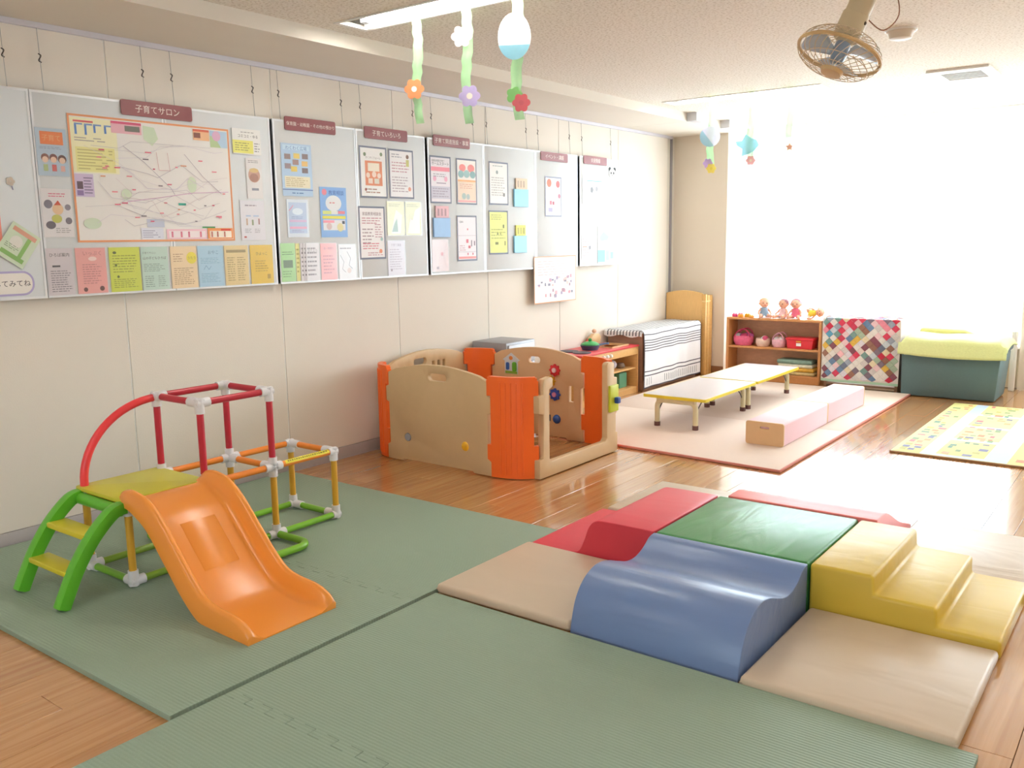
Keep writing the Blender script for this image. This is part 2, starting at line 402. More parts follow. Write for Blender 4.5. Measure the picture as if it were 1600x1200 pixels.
# ------------------------------------------------------------------ curtains
def curtain(x0, x1, label, yc=9.60, zlo=.30):
    mb = MB(); n = int((x1-x0)/.012); vs = []; fs = []
    zs = [zlo, 1.2, 1.9, 2.5, 2.645]
    for i in range(n+1):
        x = x0+(x1-x0)*i/n
        w = .022*math.sin(x*2*PI/.11+.8*math.sin(x*3.1))+.008*math.sin(x*2*PI/.043)
        for z in zs: vs.append((x, yc+w*(1.15-.25*(z-.30)/2.34), z))
    m = len(zs)
    for i in range(n):
        for j in range(m-1): fs.append((i*m+j, (i+1)*m+j, (i+1)*m+j+1, i*m+j+1))
    mb.add(vs, fs, SHEER); t = thing('sheer_curtain', label, 'curtain', ((x0+x1)/2, yc, zlo))
    mb.build('fabric', t, fixn=False, angle=80)
    MB().cyl((x0-.02, yc, 2.655), (x1+.02, yc, 2.655), .010, WHITE).build('curtain_rail', t)
curtain(PX0+.03, PX1-.03, 'sheer white pleated curtain glowing in front of the bright far window')
curtain(PX2+.03, PX3-.03, 'sheer white curtain on the second far window outside the frame to the right')
curtain(2.5, 4.9, 'sheer white curtain on the added fill-light window behind the camera', YB+.08, .8)
tag(MB().rbox((3.355, 9.57, 0), (3.405, 9.62, .57), .006, WHITE).build('wall_pipe'), 'white vertical pipe cover at the right end of the window wall', 'pipe')

# ------------------------------------------------------------------ ceiling lights
GLOW = emitter('#fffaf2', TUBE)
LL = {(0, 0): 'recessed ceiling light behind the camera on the poster wall side', (0, 1): 'recessed ceiling light behind the camera away from the poster wall',
      (1, 0): 'recessed ceiling light at the top edge, hung with three long flower streamers', (1, 1): 'recessed ceiling light level with the slide, away from the poster wall',
      (2, 0): 'recessed ceiling light close to the window, beyond the ceiling fan', (2, 1): 'recessed ceiling light close to the window, away from the poster wall'}
for r, (y0, y1) in enumerate(LROW):
    for c, (x0, x1) in enumerate(LCOL):
        t = thing('ceiling_light', LL[r, c], 'ceiling light', ((x0+x1)/2, (y0+y1)/2, 2.67), group='recessed ceiling lights')
        ym = (y0+y1)/2; rf = mat('#f4f4f2', .25)
        MB().prism([(y0+.002, 2.668), (y0+.002, 2.78), (y1-.002, 2.78), (y1-.002, 2.668), (y1-.012, 2.668), (y1-.03, 2.765), (ym+.03, 2.765), (ym, 2.72), (ym-.03, 2.765), (y0+.03, 2.765), (y0+.012, 2.668)], 'x', x0+.002, x1-.002, rf).build('reflector', t)
        fr = MB()
        fr.box((x0-.012, y0-.012, 2.664), (x1+.012, y0+.004, 2.67), WHITE); fr.box((x0-.012, y1-.004, 2.664), (x1+.012, y1+.012, 2.67), WHITE)
        fr.box((x0-.012, y0+.004, 2.664), (x0+.02, y1-.004, 2.67), WHITE); fr.box((x1-.02, y0+.004, 2.664), (x1+.012, y1-.004, 2.67), WHITE)
        fr.build('rim', t, bevel=.001, seg=1)
        for y in (ym-.055, ym+.055):
            MB().cyl((x0+.07, y, 2.715), (x1-.07, y, 2.715), .016, GLOW, 10).build('tube', t)
            for xs in (x0+.03, x1-.07): MB().box((xs, y-.02, 2.69), (xs+.04, y+.02, 2.74), GREYM).build('socket', t, bevel=.003)

# ================================================================== FOAM TATAMI MATS
MATG = ribbed('#8fa28e', .0138)
def teeth(x0, x1, y, d, pitch, sgn, g):
    """row of jigsaw fingers along x at height y; sgn direction"""
    o = []; n = int(round((x1-x0)/pitch)); p = (x1-x0)/n
    for k in range(n):
        a = x0+k*p
        o += [(a+g, y), (a+p*.5-g, y), (a+p*.5-g, y+d), (a+p-g*0+g, y+d)]
    return o
def foam_mat(x0, x1, y0, y1, label, far_t=None, near_t=None):
    # outline: near edge left->right, far edge right->left
    near = [(x0, y0), (x1, y0)]; far = [(x1, y1), (x0, y1)]
    D, PT = .035, .10
    def zig(y, g):
        o = []; n = int((x1-x0)/PT); p = (x1-x0)/n
        for k in range(n):
            a = x0+k*p
            o += [(a+(0 if k == 0 else g), y), (a+p/2+g, y), (a+p/2+g, y+D), (a+p+(g if k < n-1 else 0), y+D)]
        return o
    if far_t: far = list(reversed(zig(y1-.0, -.0007)))
    if near_t: near = zig(y0, .0012)
    if near_t: near = [(u, v+.0012) for u, v in near]
    return tag(MB().prism(near+far, 'z', .0005, .022, MATG).build('foam_mat', bevel=.0012, seg=1), label, 'floor mat', 'green ribbed foam mats')
foam_mat(.02, 2.165, 1.43, 2.535, 'green ribbed foam mat lying under the slide and the green ladder', far_t=True)
foam_mat(.02, 2.165, 2.535, 3.65, 'green ribbed foam mat under the far end of the climbing frame', near_t=True)
foam_mat(2.19, 4.27, 1.615, 2.67, 'large green ribbed foam mat in front of the blue wave block', near_t=True)
foam_mat(2.19, 4.27, .50, 1.615, 'green ribbed foam mat cut off by the bottom edge of the photo', far_t=True)

# ================================================================== CLIMBING FRAME WITH SLIDE
gym = thing('climbing_frame', 'toddler climbing frame of coloured pipes with orange slide and green ladder', 'play gym', (.87, 2.5, .022))
G0 = .022
Y = [1.962, 2.348, 2.738, 3.137]; XB, XF = .695, 1.05; Z0, Z1, Z2 = .0462, .395, .78
PR = .0165
pY = mat('#e2ac3a', .3); pG = mat('#7cbc2e', .3); pG2 = mat('#86a83a', .35); pR = mat('#c02a3c', .28); pRo = mat('#f2444a', .3); pO = mat('#f08a2c', .3); pW = mat('#e9e7ea', .4)
def pipe(a, b, m, r=PR): MB().cyl(a, b, r, m, 14).build('pipe', gym)
# posts
for x in (XB, XF):
    for y in (Y[0], Y[2], Y[3]): pipe((x, y, Z0), (x, y, Z1), pY)
    for y in (Y[1], Y[2]): pipe((x, y, Z1), (x, y, Z2), pR)
    pipe((x, Y[0], Z0), (x, Y[1]-.03, Z0), pG2); pipe((x, Y[2], Z0), (x, Y[3], Z0), pG); pipe((x, Y[1]+.02, Z0), (x, Y[2], Z0), pG)
    pipe((x, Y[1], Z1), (x, Y[2], Z1), pO); pipe((x, Y[2], Z1), (x, Y[3], Z1), pO); pipe((x, Y[0], Z1), (x, Y[1], Z1), pO)
    pipe((x, Y[1], Z2), (x, Y[2], Z2), pR)
for y in (Y[0], Y[3]): pipe((XB, y, Z0), (XF, y, Z0), pG)
for y in (Y[0], Y[1], Y[2], Y[3]): pipe((XB, y, Z1), (XF, y, Z1), pO)
for y in (Y[1], Y[2]): pipe((XB, y, Z2), (XF, y, Z2), pR)
# white joints
def joint(p, dirs):
    mb = MB(); p = Vector(p)
    for d in dirs:
        d = Vector(d); mb.cyl(p-d.normalized()*.019, p+d*.05, .0225, pW, 14)
    mb.ball(p, .0235, pW)
    mb.build('connector', gym)
X, Yv, Zv = Vector((1, 0, 0)), Vector((0, 1, 0)), Vector((0, 0, 1))
for x, sx in ((XB, 1), (XF, -1)):
    k = X*sx; kk = k*1.5
    joint((x, Y[0], Z0), (k, Yv, Zv)); joint((x, Y[3], Z0), (kk, -Yv*.6, Zv)); joint((x, Y[2], Z0), (-k*.5, Yv, Zv, -Yv)); joint((x, Y[1], Z0), (-k*.5, Yv, -Yv))
    joint((x, Y[0], Z1), (k, Yv, -Zv)); joint((x, Y[1], Z1), (k, Yv, -Yv, Zv)); joint((x, Y[2], Z1), (kk, Yv, -Yv, Zv, -Zv)); joint((x, Y[3], Z1), (kk, -Yv*.7, -Zv))
    joint((x, Y[1], Z2), (kk if sx < 0 else k, Yv, -Zv)); joint((x, Y[2], Z2), (kk if sx < 0 else k, -Yv, -Zv))
# outrigger loops on the floor
for x, s, e in ((XF, 1, .26), (XB, -1, .20)):
    pts = []
    r = .07; x1 = x+s*e
    pts.append((x, Y[2], Z0))
    for k in range(7): t = PI/2*k/6; pts.append((x1-s*r+s*r*math.sin(t), Y[2]-r+r*math.cos(t), Z0))
    for k in range(7): t = PI/2*k/6; pts.append((x1-s*r+s*r*math.cos(t), Y[1]+r-r*math.sin(t), Z0))
    pts.append((x, Y[1], Z0))
    MB().tube(pts, .0185, pG, 14).build('floor_loop', gym)
# red hand arc
arc = [(XB, Y[1]-(Y[1]-Y[0])*math.cos(t*PI/2/16)*1.0, .43+(Z2-.435)*math.sin(t*PI/2/16)) for t in range(17)]
arc = [(XB, Y[0], .40)]+arc
MB().tube(arc, .0185, pRo, 14).build('hand_arc', gym)
# platform
pl = MB().prism(rrect(XB-.035, Y[0]-.03, XF+.02, Y[1]+.005, .02), 'z', .405, .423, mat('#cfc93a', .4, bump=.05, bscale=150))
pl.build('platform', gym, bevel=.003)
# ladder
lad = MB().cyl((XB, 1.93, .375), (XF, 1.93, .375), .027, mat('#5fb92e', .3)).build('ladder', gym)
lg = mat('#5fb92e', .3)
for x in (XB, XF):
    path = smooth_path([(x, 1.945, .385), (x, 1.89, .372), (x, 1.80, .29), (x, 1.725, .185), (x, 1.675, .09), (x, 1.645, .026)], 5)
    vs = []; fs = []; sec = [(-.026, -.022), (.026, -.022), (.031, 0), (.026, .026), (0, .031), (-.026, .026), (-.031, 0)]
    for i, p in enumerate(path):
        t = (path[min(i+1, len(path)-1)]-path[max(i-1, 0)]).normalized(); n = Vector((1, 0, 0)).cross(t).normalized()
        n = -n if n.y > 0 or (abs(n.y) < .2 and n.z < 0) else n
        for a, b in sec:
            q = p+Vector((a, 0, 0))+n*b; q.z = max(q.z, .0226); vs.append(q)
    m = len(sec)
    for i in range(len(path)-1):
        for k in range(m): fs.append((i*m+k, i*m+(k+1) % m, (i+1)*m+(k+1) % m, (i+1)*m+k))
    fs += [tuple(range(m)), tuple((len(path)-1)*m+k for k in range(m))]
    MB().add(vs, fs, lg).build('rail', lad)
for yy, zz in ((1.812, .292), (1.722, .158)):
    MB().rbox((XB+.02, yy-.045, zz-.012), (XF-.02, yy+.045, zz+.012), .006, mat('#d5c832', .4)).build('step', lad)
# slide chute: section swept along the bed line
bed = smooth_path([(1.045, 0, .418), (1.13, 0, .413), (1.27, 0, .352), (1.40, 0, .235), (1.52, 0, .125), (1.63, 0, .055), (1.76, 0, .032), (1.96, 0, .028)], 5)
sec = [(-.215, -.035, 0), (-.217, 1, -.012), (-.208, 1, 0), (-.195, 1, .002), (-.182, 1, -.008), (-.170, .45, 0), (-.158, 0, .006), (-.14, 0, 0), (0, 0, 0)]
sec = sec+[(-a, w, d) for a, w, d in reversed(sec[:-1])]
vs = []; n = len(bed); SL = mat('#f49a40', .25, .03, 4)
for i, p in enumerate(bed):
    t = (bed[min(i+1, n-1)]-bed[max(i-1, 0)]).normalized(); nn = Vector((-t.z, 0, t.x)); q = i/(n-1)
    h = .03+.05*min(1, q/.22)
    if q > .9: h *= max(.35, 1-((q-.9)/.1)**2*.65)
    yc = 2.150-.052*q
    for a, w, d in sec:
        hh = -.03 if w < 0 else h*w+d
        if i == 0 or q == 0: hh = min(hh, .03)
        P = p+nn*hh
        vs.append((P.x, yc+a, max(P.z, .0225)))
m = len(sec); fs = []
for i in range(n-1):
    for k in range(m-1): fs.append((i*m+k, i*m+k+1, (i+1)*m+k+1, (i+1)*m+k))
    fs.append((i*m+m-1, i*m, (i+1)*m, (i+1)*m+m-1))
fs += [tuple(range(m)), tuple((n-1)*m+k for k in range(m))]
sl = MB().add(vs, fs, SL).build('slide', gym, angle=60)
# raised tread panel on the slide bed
def on_bed(q, y, lift):
    f = q*(n-1); i = min(int(f), n-2); p = bed[i].lerp(bed[i+1], f-i); t = (bed[i+1]-bed[i]).normalized()
    P = p+Vector((-t.z, 0, t.x))*lift; return (P.x, 2.150-.052*q+y, P.z)
rv = []; rf_ = []
qs = [.32+.2*k/8 for k in range(9)]
for q in qs:
    for y, l in ((-.085, .0002), (-.081, .0018), (.081, .0018), (.085, .0002)): rv.append(on_bed(q, y, l))
for i in range(8):
    for k in range(3): rf_.append((i*4+k, i*4+k+1, i*4+k+5, i*4+k+4))
MB().add(rv, rf_, SL).build('raised_panel', sl, angle=50)
# yellow caution label on the far bar
lb = MB(); ly = mat('#e6d838', .4); li = mat('#6a6420', .5)
a0, a1 = Y[2]+.07, Y[3]-.04
def barpt(y, ang, r): return (XF+r*math.cos(ang), y, Z1+r*math.sin(ang))
for k in range(4):
    t0, t1 = math.radians(5+k*22), math.radians(5+(k+1)*22)
    lb.quad(barpt(a0, t0, .0172), barpt(a1, t0, .0172), barpt(a1, t1, .0172), barpt(a0, t1, .0172), ly)
yy = a0+.015
while yy < a1-.02:
    w = random.uniform(.006, .014)
    lb.quad(barpt(yy, math.radians(38), .0176), barpt(yy+w, math.radians(38), .0176), barpt(yy+w, math.radians(62), .0176), barpt(yy, math.radians(62), .0176), li); yy += w+.005
tag(lb.build('caution_label', gym), 'yellow printed caution strip')

# ================================================================== SOFT PLAY BLOCKS
GX = [2.165, 2.85, 3.535, 4.215]; GY = [2.69, 3.378, 4.068, 4.74]; GH = .22
e = .003
V_BL = vinyl('#7189b6', .3, .22, (1, 6, 4)); V_GR = vinyl('#3d8a4a', .34, .3, (5, 1.5, 3)); V_YE = vinyl('#d6b640', .4, .16, (2, 3.5, 3)); V_RE = vinyl('#d83a4a', .42, .12, (2, 3, 3)); V_BE = vinyl('#cfbca4', .4, .22, (1.5, 4, 3)); V_CO = vinyl('#ee7d78', .4, .12, (2, 3, 3))
def soft(name, mb, label, cat='soft block', bevel=.008): return tag(mb.build(name, bevel=bevel, seg=3), label, cat, 'soft play blocks')
# blue wave: profile in y,z
pf = smooth_path([(2.695, 0, .004), (2.712, 0, .075), (2.74, 0, .14), (2.795, 0, .195), (2.875, 0, .224), (2.96, 0, .218), (3.05, 0, .188), (3.13, 0, .163), (3.20, 0, .160), (3.265, 0, .178), (3.325, 0, .212), (3.374, 0, .219)], 5)
poly = [(p.x, p.z) for p in pf]+[(3.374, .004)]
soft('wave_block', MB().prism(poly, 'x', GX[1]+e, GX[2]-e, V_BL), 'glossy blue vinyl wave-shaped soft block', bevel=.004)
soft('square_block', MB().rbox((GX[1]+e, GY[1]+e, .003), (GX[2]-e, GY[2]-e, GH), .014, V_GR, 3), 'green vinyl square soft block in the middle of the coloured blocks', bevel=0)
# yellow steps: profile in x,z
st = [(GX[2]+e, .003), (GX[3]+.005, .003), (GX[3]+.005, .072), (4.008, .072), (4.006, .145), (3.785, .145), (3.780, GH), (GX[2]+e, GH)]
soft('step_block', MB().prism(st, 'y', GY[1]+e, GY[2]-e, V_YE), 'yellow vinyl soft steps with three treads going down', bevel=.014)
# red block: low lip, S curve, raised part
pf = smooth_path([(2.172, 0, .034), (2.30, 0, .038), (2.41, 0, .040), (2.455, 0, .055), (2.483, 0, .11), (2.508, 0, .175), (2.545, 0, .211), (2.61, 0, .219), (2.845, 0, .22)], 5)
poly = [(p.x, p.z) for p in pf]+[(GX[1]-e, .003), (2.168, .003)]
soft('curved_step_block', MB().prism(poly, 'y', GY[1]+e, GY[2]-e, V_RE), 'red vinyl soft block rising in a curved step from a low flap', bevel=.005)
# coral wedge going down on the far side
pf = smooth_path([(GY[2]+e, 0, .224), (4.14, 0, .225), (4.22, 0, .222), (4.32, 0, .185), (4.50, 0, .105), (4.735, 0, .03)], 5)
poly = [(p.x, p.z) for p in pf]+[(4.735, .003), (GY[2]+e, .003)]
soft('ramp_block', MB().prism(poly, 'x', GX[1]+.045, GX[2]+.075, V_CO), 'coral pink vinyl ramp behind the green block', bevel=.006)
for (x0, x1, y0, y1, lb_) in ((GX[0], GX[1]-e, 2.70, GY[1]-e, 'beige vinyl landing pad between the blue wave and the red block'),
        (GX[2]+.012, GX[3], 2.67, GY[1]-e, 'beige vinyl landing pad nearest the camera, below the yellow steps'),
        (GX[0]+.03, GX[1]-.01, GY[2]+e, GY[3]-.02, 'beige vinyl landing pad mostly hidden behind the red block'),
        (GX[2]+.09, GX[3]+.10, GY[2]+e+.005, GY[3]+.04, 'pale sunlit vinyl landing pad behind the yellow steps')):
    t = thing('landing_pad', lb_, 'soft pad', ((x0+x1)/2, (y0+y1)/2, 0), group='soft play landing pads')
    MB().rbox((x0, y0, .002), (x1, y1, .046), .014, V_BE, 3).build('pad', t)
    MB().tube([(x0+.004, y0+.004, .024), (x1-.004, y0+.004, .024), (x1-.004, y1-.004, .024), (x0+.004, y1-.004, .024)], .0055, V_BE, 6, closed=True).build('seam', t)

# ================================================================== PLAY YARD
OR = mat('#fb7028', .35, .03, 20, .1, 250); BE = mat('#d3b387', .5, .03, 20, .08, 200); BE2 = mat('#dcb48a', .5, .03, 20, .08, 200)
pen = thing('play_yard', 'beige and orange plastic play yard with toy panels and an open gate', 'play yard', (.77, 4.93, 0))
T = .034
def panel_outline(L, arch=True):
    """outline (u along, z) of a tabbed panel of length L"""
    a = .025
    o = [(-a, 0), (.12, 0), (.13, .012), (L-.13, .012), (L-.12, 0), (L+a, 0), (L+a, .10), (0, .10), (L, .10)][:6]
    o += [(L+a, .10), (L, .115), (L, .40), (L+a, .41), (L+a, .51), (L, .52), (L, .61)]
    if arch: o += [(L*(1-k/12), .61+.075*math.sin(PI*(.06+.88*k/12))) for k in range(1, 12)]
    o += [(0, .61), (0, .52), (-a, .51), (-a, .41), (0, .40), (0, .115), (-a, .10)]
    return o
def panel(name, u0, L, ax, c, m, holes):
    o = [(u0+u, z+.006) for u, z in panel_outline(L)]
    return MB().prism(o, ax, c-T/2, c+T/2, m, [[(u0+u, z) for u, z in h] for h in holes]).build(name, pen, bevel=.004, seg=2)
FPX, FPL, FPY = .29, .87, 4.345
fp = panel('front_panel', FPX, FPL, 'y', FPY, BE, [rrect(.37, .585, .53, .635, .024), circ(.166, .175, .030)])
MB().lathe([(0, -.008), (.026, -.008), (.030, .004), (.020, .006), (.012, .014), (0, .016)], (FPX+.166, FPY-.01, .175), GREYM, 16, 'y').build('spinner', fp)
MB().ball((FPX+.68, FPY-T/2+.006, .176), (.033, .02, .033), mat('#f0b422', .25)).build('ball', fp)
bp_ = panel('back_panel', .325, .80, 'y', 5.49, BE2, [rrect(.33, .57, .44, .62, .024), rrect(.70, .30, .74, .42, .004)])
lp = panel('wall_panel', 4.53, .83, 'x', .085, BE, [rrect(.26, .585, .40, .635, .024), rrect(.46, .50, .49, .60, .008), rrect(.52, .50, .55, .60, .008), rrect(.58, .50, .61, .60, .008), rrect(.10, .50, .13, .59, .008), rrect(.17, .50, .20, .59, .008)])
def corner(pts, name='corner_panel'):
    P = smooth_path([(x, y, 0) for x, y in pts], 4); L = [0]
    for a, b in zip(P, P[1:]): L.append(L[-1]+(b-a).length)
    tot = L[-1]
    def at(u):
        u = min(max(u, 0), tot)
        for i in range(len(L)-1):
            if L[i+1] >= u: 
                f = (u-L[i])/(L[i+1]-L[i]); p = P[i].lerp(P[i+1], f); d = (P[i+1]-P[i]).normalized(); return p, Vector((-d.y, d.x, 0))
    mb = MB()
    for z0, z1, ins in ((.006, .10, .03), (.10, .215, .0), (.215, .53, .03), (.53, .63, .0), (.63, .648, .008), (.648, .655, .018)):
        N = 10; vs = []; fs = []
        for k in range(N+1):
            p, nn = at(ins+(tot-2*ins)*k/N)
            for s in (-1, 1):
                for z in (z0, z1): q = p+nn*s*T/2; vs.append((q.x, q.y, z))
        for k in range(N):
            b = k*4; c = b+4
            fs += [(b, b+1, c+1, c), (b+2, c+2, c+3, b+3), (b+1, b+3, c+3, c+1), (b, c, c+2, b+2)]
        fs += [(0, 2, 3, 1), (N*4, N*4+1, N*4+3, N*4+2)]
        mb.add(vs, fs, OR)
    c = mb.build(name, pen, angle=30)
    for k in range(5):   # moulded vertical ribs on the outside
        p, nn = at(tot*(.3+.1*k)); q = p-nn*T/2
        MB().cyl((q.x, q.y, .03), (q.x, q.y, .62), .005, OR, 8).build('rib', c)
    return c
corner([(1.155, 4.345), (1.25, 4.35), (1.36, 4.385), (1.455, 4.47)])
corner([(.09, 4.50), (.115, 4.43), (.18, 4.375), (.285, 4.345)])
corner([(1.455, 5.345), (1.37, 5.43), (1.27, 5.475), (1.135, 5.49)])
corner([(.315, 5.49), (.21, 5.47), (.13, 5.43), (.09, 5.375)])
# gate: open frame with low sill
GXp = 1.468; gz = .006
go = [(4.435, 0), (5.395, 0), (5.395, .135), (5.37, .14), (5.37, .27), (5.385, .28), (5.385, .53), (5.345, .535), (5.345, .63), (5.325, .645), (5.265, .645), (5.25, .63), (5.25, .115), (5.225, .095), (4.565, .095), (4.545, .115), (4.545, .56), (4.585, .575), (4.585, .625), (4.565, .640), (4.49, .632), (4.478, .60), (4.478, .535), (4.43, .53), (4.43, .42), (4.478, .41), (4.478, .125), (4.435, .12)]
gt = MB().prism([(u, z+gz) for u, z in go], 'x', GXp-.022, GXp+.022, BE).build('gate_frame', pen, bevel=.005)
tag(MB().rbox((GXp+.022, 5.262, .30), (GXp+.042, 5.375, .49), .006, mat('#c3cf2c', .35)).build('latch_plate', gt), 'lime latch plate')
tag(MB().rbox((GXp+.042, 5.31, .36), (GXp+.075, 5.352, .405), .008, mat('#27509a', .3)).build('latch_knob', gt), 'blue latch knob')
# toys on the back panel
yb = 5.49-T/2
def flower(c, r, col, col2, nm):
    o = [(c[0]+r*(1+.13*math.cos(8*2*PI*k/64))*math.cos(2*PI*k/64), c[1]+r*(1+.13*math.cos(8*2*PI*k/64))*math.sin(2*PI*k/64)) for k in range(64)]
    f = MB().prism(o, 'y', yb-.018, yb, mat(col, .35)).build(nm, bp_, bevel=.003)
    MB().lathe([(r*.45, 0), (r*.45, .005), (r*.38, .009), (0, .010)], (c[0], yb-.018, c[1]), mat(col2, .35), 18, (Vector((1, 0, 0)), Vector((0, 0, 1)), Vector((0, -1, 0)))).build('hub', bp_)
flower((.905, .530), .043, '#d8303a', '#e8c8d0', 'gear_flower'); flower((.868, .445), .038, '#e8aa1e', '#b9c0c8', 'gear_flower'); flower((.905, .345), .043, '#3450b0', '#d888b0', 'gear_flower')
MB().ball((.915, yb, .155), (.035, .022, .035), mat('#2c58a8', .25)).build('ball', bp_)
MB().rbox((.815, yb-.006, .135), (.86, yb, .185), .004, mat('#4a4a50', .3)).build('mirror', bp_)
hs = [(.43, .47), (.555, .47), (.555, .57), (.575, .58), (.4925, .635), (.41, .58), (.43, .57)]
h_ = MB().prism(hs, 'y', yb-.004, yb, mat('#d8dde6', .3)).build('house_picture', bp_)
MB().prism(rrect(.445, .50, .475, .56, .012), 'y', yb-.012, yb-.004, mat('#2f5fb0', .35)).build('blue_figure', bp_, bevel=.002)
MB().prism(rrect(.505, .49, .545, .565, .015), 'y', yb-.012, yb-.004, mat('#67b83c', .35)).build('green_figure', bp_, bevel=.002)
MB().prism(circ(.4925, .595, .016), 'y', yb-.010, yb-.004, mat('#e88a40', .35)).build('orange_ring', bp_)
MB().prism([(.435, .472), (.55, .472), (.55, .492), (.435, .492)], 'y', yb-.006, yb-.004, mat('#8fb84a', .4)).build('lawn_strip', bp_)

# ================================================================== FAR END FURNITURE
WD = lambda c, st=(1, 1, 1): mat(c, .45, .14, 9, stretch=st)
OAK = WD('#d9a766', (1, 1, 12)); OAKH = WD('#c98a50', (1, 12, 12)); PINE = WD('#e0b271', (14, 3, 1.2)); PINE2 = WD('#d8a862', (3, 1, 14))
# pale mat under the low tables
pm = thing('play_mat', 'pale cream folding play mat with pink edge under the low tables', 'floor mat', (1.65, 7.15, 0))
PMC = mat('#ead6c8', .7, .02, 30, .1, 300)
for y0, y1 in ((5.45, 6.815), (6.817, 8.0), (8.002, 8.80)):
    MB().prism([(.66, 5.56) if y0 < 6 else (.52, y0), (2.65, y0), (2.65, y1), (.66 if y0 < 6 else .52, y1)], 'z', .002, .020, PMC).build('panel', pm, bevel=.003)
ed = mat('#d98a7c', .6)
MB().prism([(.66, 5.548), (2.662, 5.436), (2.662, 5.449), (.66, 5.56)], 'z', .002, .019, ed).build('edge_band', pm, bevel=.003)
MB().rbox((2.65, 5.45, .002), (2.662, 8.80, .019), .003, ed).build('edge_band', pm)
# low folding tables
TOPM = mat('#d5cfd2', .3, .03, 30); EDG = mat('#e6d23c', .4); LEGM = mat('#d8cfa6', .4); FOOT = mat('#6e4a44', .6)
def low_table(y0, y1, label):
    t = thing('low_table', label, 'low table', (1.52, (y0+y1)/2, .02), group='low folding tables')
    x0, x1, zt = 1.245, 1.785, .275
    MB().prism(rrect(x0+.008, y0+.008, x1-.008, y1-.008, .012), 'z', zt-.021, zt, TOPM).build('table_top', t, bevel=.001, seg=1)
    MB().prism(rrect(x0, y0, x1, y1, .02), 'z', zt-.024, zt-.0015, EDG, [rrect(x0+.0085, y0+.0085, x1-.0085, y1-.0085, .0115)]).build('edge_band', t)
    for ys, s in ((y0+.045, 1), (y1-.045, -1)):
        xa, xb, zr = 1.355, 1.685, zt-.045
        r = .05; pts = [(xa, ys, .05)]
        for k in range(6): a = PI/2*k/5; pts.append((xa+r-r*math.cos(a), ys, zr-r+r*math.sin(a)))
        for k in range(6): a = PI/2*k/5; pts.append((xb-r+r*math.sin(a), ys, zr-r+r*math.cos(a)))
        pts.append((xb, ys, .05))
        lf = MB().tube(pts, .021, LEGM, 12).build('leg_frame', t)
        MB().rbox((xa, ys-.02, zr-.01), (xb, ys+.02, zt-.024), .004, LEGM).build('leg_plate', t)
        for xx in (xa, xb): MB().cyl((xx, ys, .0205), (xx, ys, .055), .024, FOOT, 14).build('leg_cap', lf)
        for xx in (xa+.004, xb-.004):
            MB().tube(smooth_path([(xx, ys+s*.01, .13), (xx, ys+s*.05, .175), (xx, ys+s*.11, .22), (xx, ys+s*.16, zt-.026)], 3), .005, mat('#6b6660', .4, metal=.5), 6).build('brace', t)
low_table(6.205, 7.222, 'low white table with yellow edge, nearer of the two end to end')
low_table(7.245, 8.275, 'low white table with yellow edge, farther of the two, beside the doll shelf')
# pink bench blocks
PK = mat('#f2cdd6', .55, .02, 10, .05, 200); PLY = mat('#e0b98a', .5, .04, 20)
def bench(x0, x1, y0, y1, label, rz):
    cx, cy_ = (x0+x1)/2, (y0+y1)/2
    t = thing('long_bench', label, 'bench', (cx, cy_, .02), rz, group='pink bench blocks')
    w, l = (x1-x0)/2, (y1-y0)/2
    MB().prism(rrect(-w, 0.001, w, .168, .016), 'y', -l+.015, l-.015, PK).build('cover', t, bevel=.002, local=True)
    for s in (-1, 1):
        a, b = (-l, -l+.014) if s < 0 else (l-.014, l)
        MB().prism(rrect(-w, 0.001, w, .168, .016), 'y', a, b, PLY, [rrect(-.035, .118, .035, .134, .0075)]).build('end_board', t, local=True)
bench(2.175, 2.455, 6.05, 7.025, 'pale pink bench block with plywood end and hand slot', 0)
bench(2.178, 2.458, 7.03, 7.995, 'pale pink bench block standing behind the one with the visible plywood end', -.012)
# alphabet mat at right
am = thing('picture_mat', 'yellow and light blue picture mat at the right edge', 'floor mat', (3.7, 7.5, 0))
MB().prism(rrect(3.085, 6.41, 4.6, 8.56, .02), 'z', .002, .014, mat('#d9d68c', .6, .03, 20)).build('mat_sheet', am, bevel=.002)
MB().prism([(3.08, 6.4), (4.605, 6.4), (4.605, 6.412), (3.08, 6.412)], 'z', .001, .013, mat('#a67a4c', .6)).build('edge_band', am)
road = MB(); rc = mat('#b9c9e2', .6, .03, 15)
for x0, x1, y0, y1 in ((3.27, 3.36, 6.42, 8.55), (3.66, 3.80, 6.42, 8.55), (3.36, 3.66, 6.42, 6.47), (3.36, 3.66, 6.98, 7.05), (3.36, 3.66, 7.52, 7.58), (3.36, 3.66, 8.05, 8.11), (3.80, 4.5, 7.3, 7.42)):
    road.box((x0, y0, .0138), (x1, y1, .0146), rc)
road.build('printed_roads', am)
pic = MB(); cols = ['#7f9668', '#d0805a', '#5c8470', '#cc6a74', '#6c6892', '#d89a6c', '#b0a858']
for bx in ((3.11, 3.26), (3.38, 3.64), (3.83, 4.4)):
    yy = 6.5
    while yy < 8.5:
        xx = bx[0]+.01
        while xx < bx[1]-.04:
            w, h = random.uniform(.025, .06), random.uniform(.03, .075)
            if random.random() < .62: pic.box((xx, yy, .0138), (xx+w, yy+h, .0147), mat(random.choice(cols), .6))
            xx += w+random.uniform(.01, .04)
        yy += random.uniform(.07, .12)
tag(pic.build('printed_pictures', am), kind='stuff')
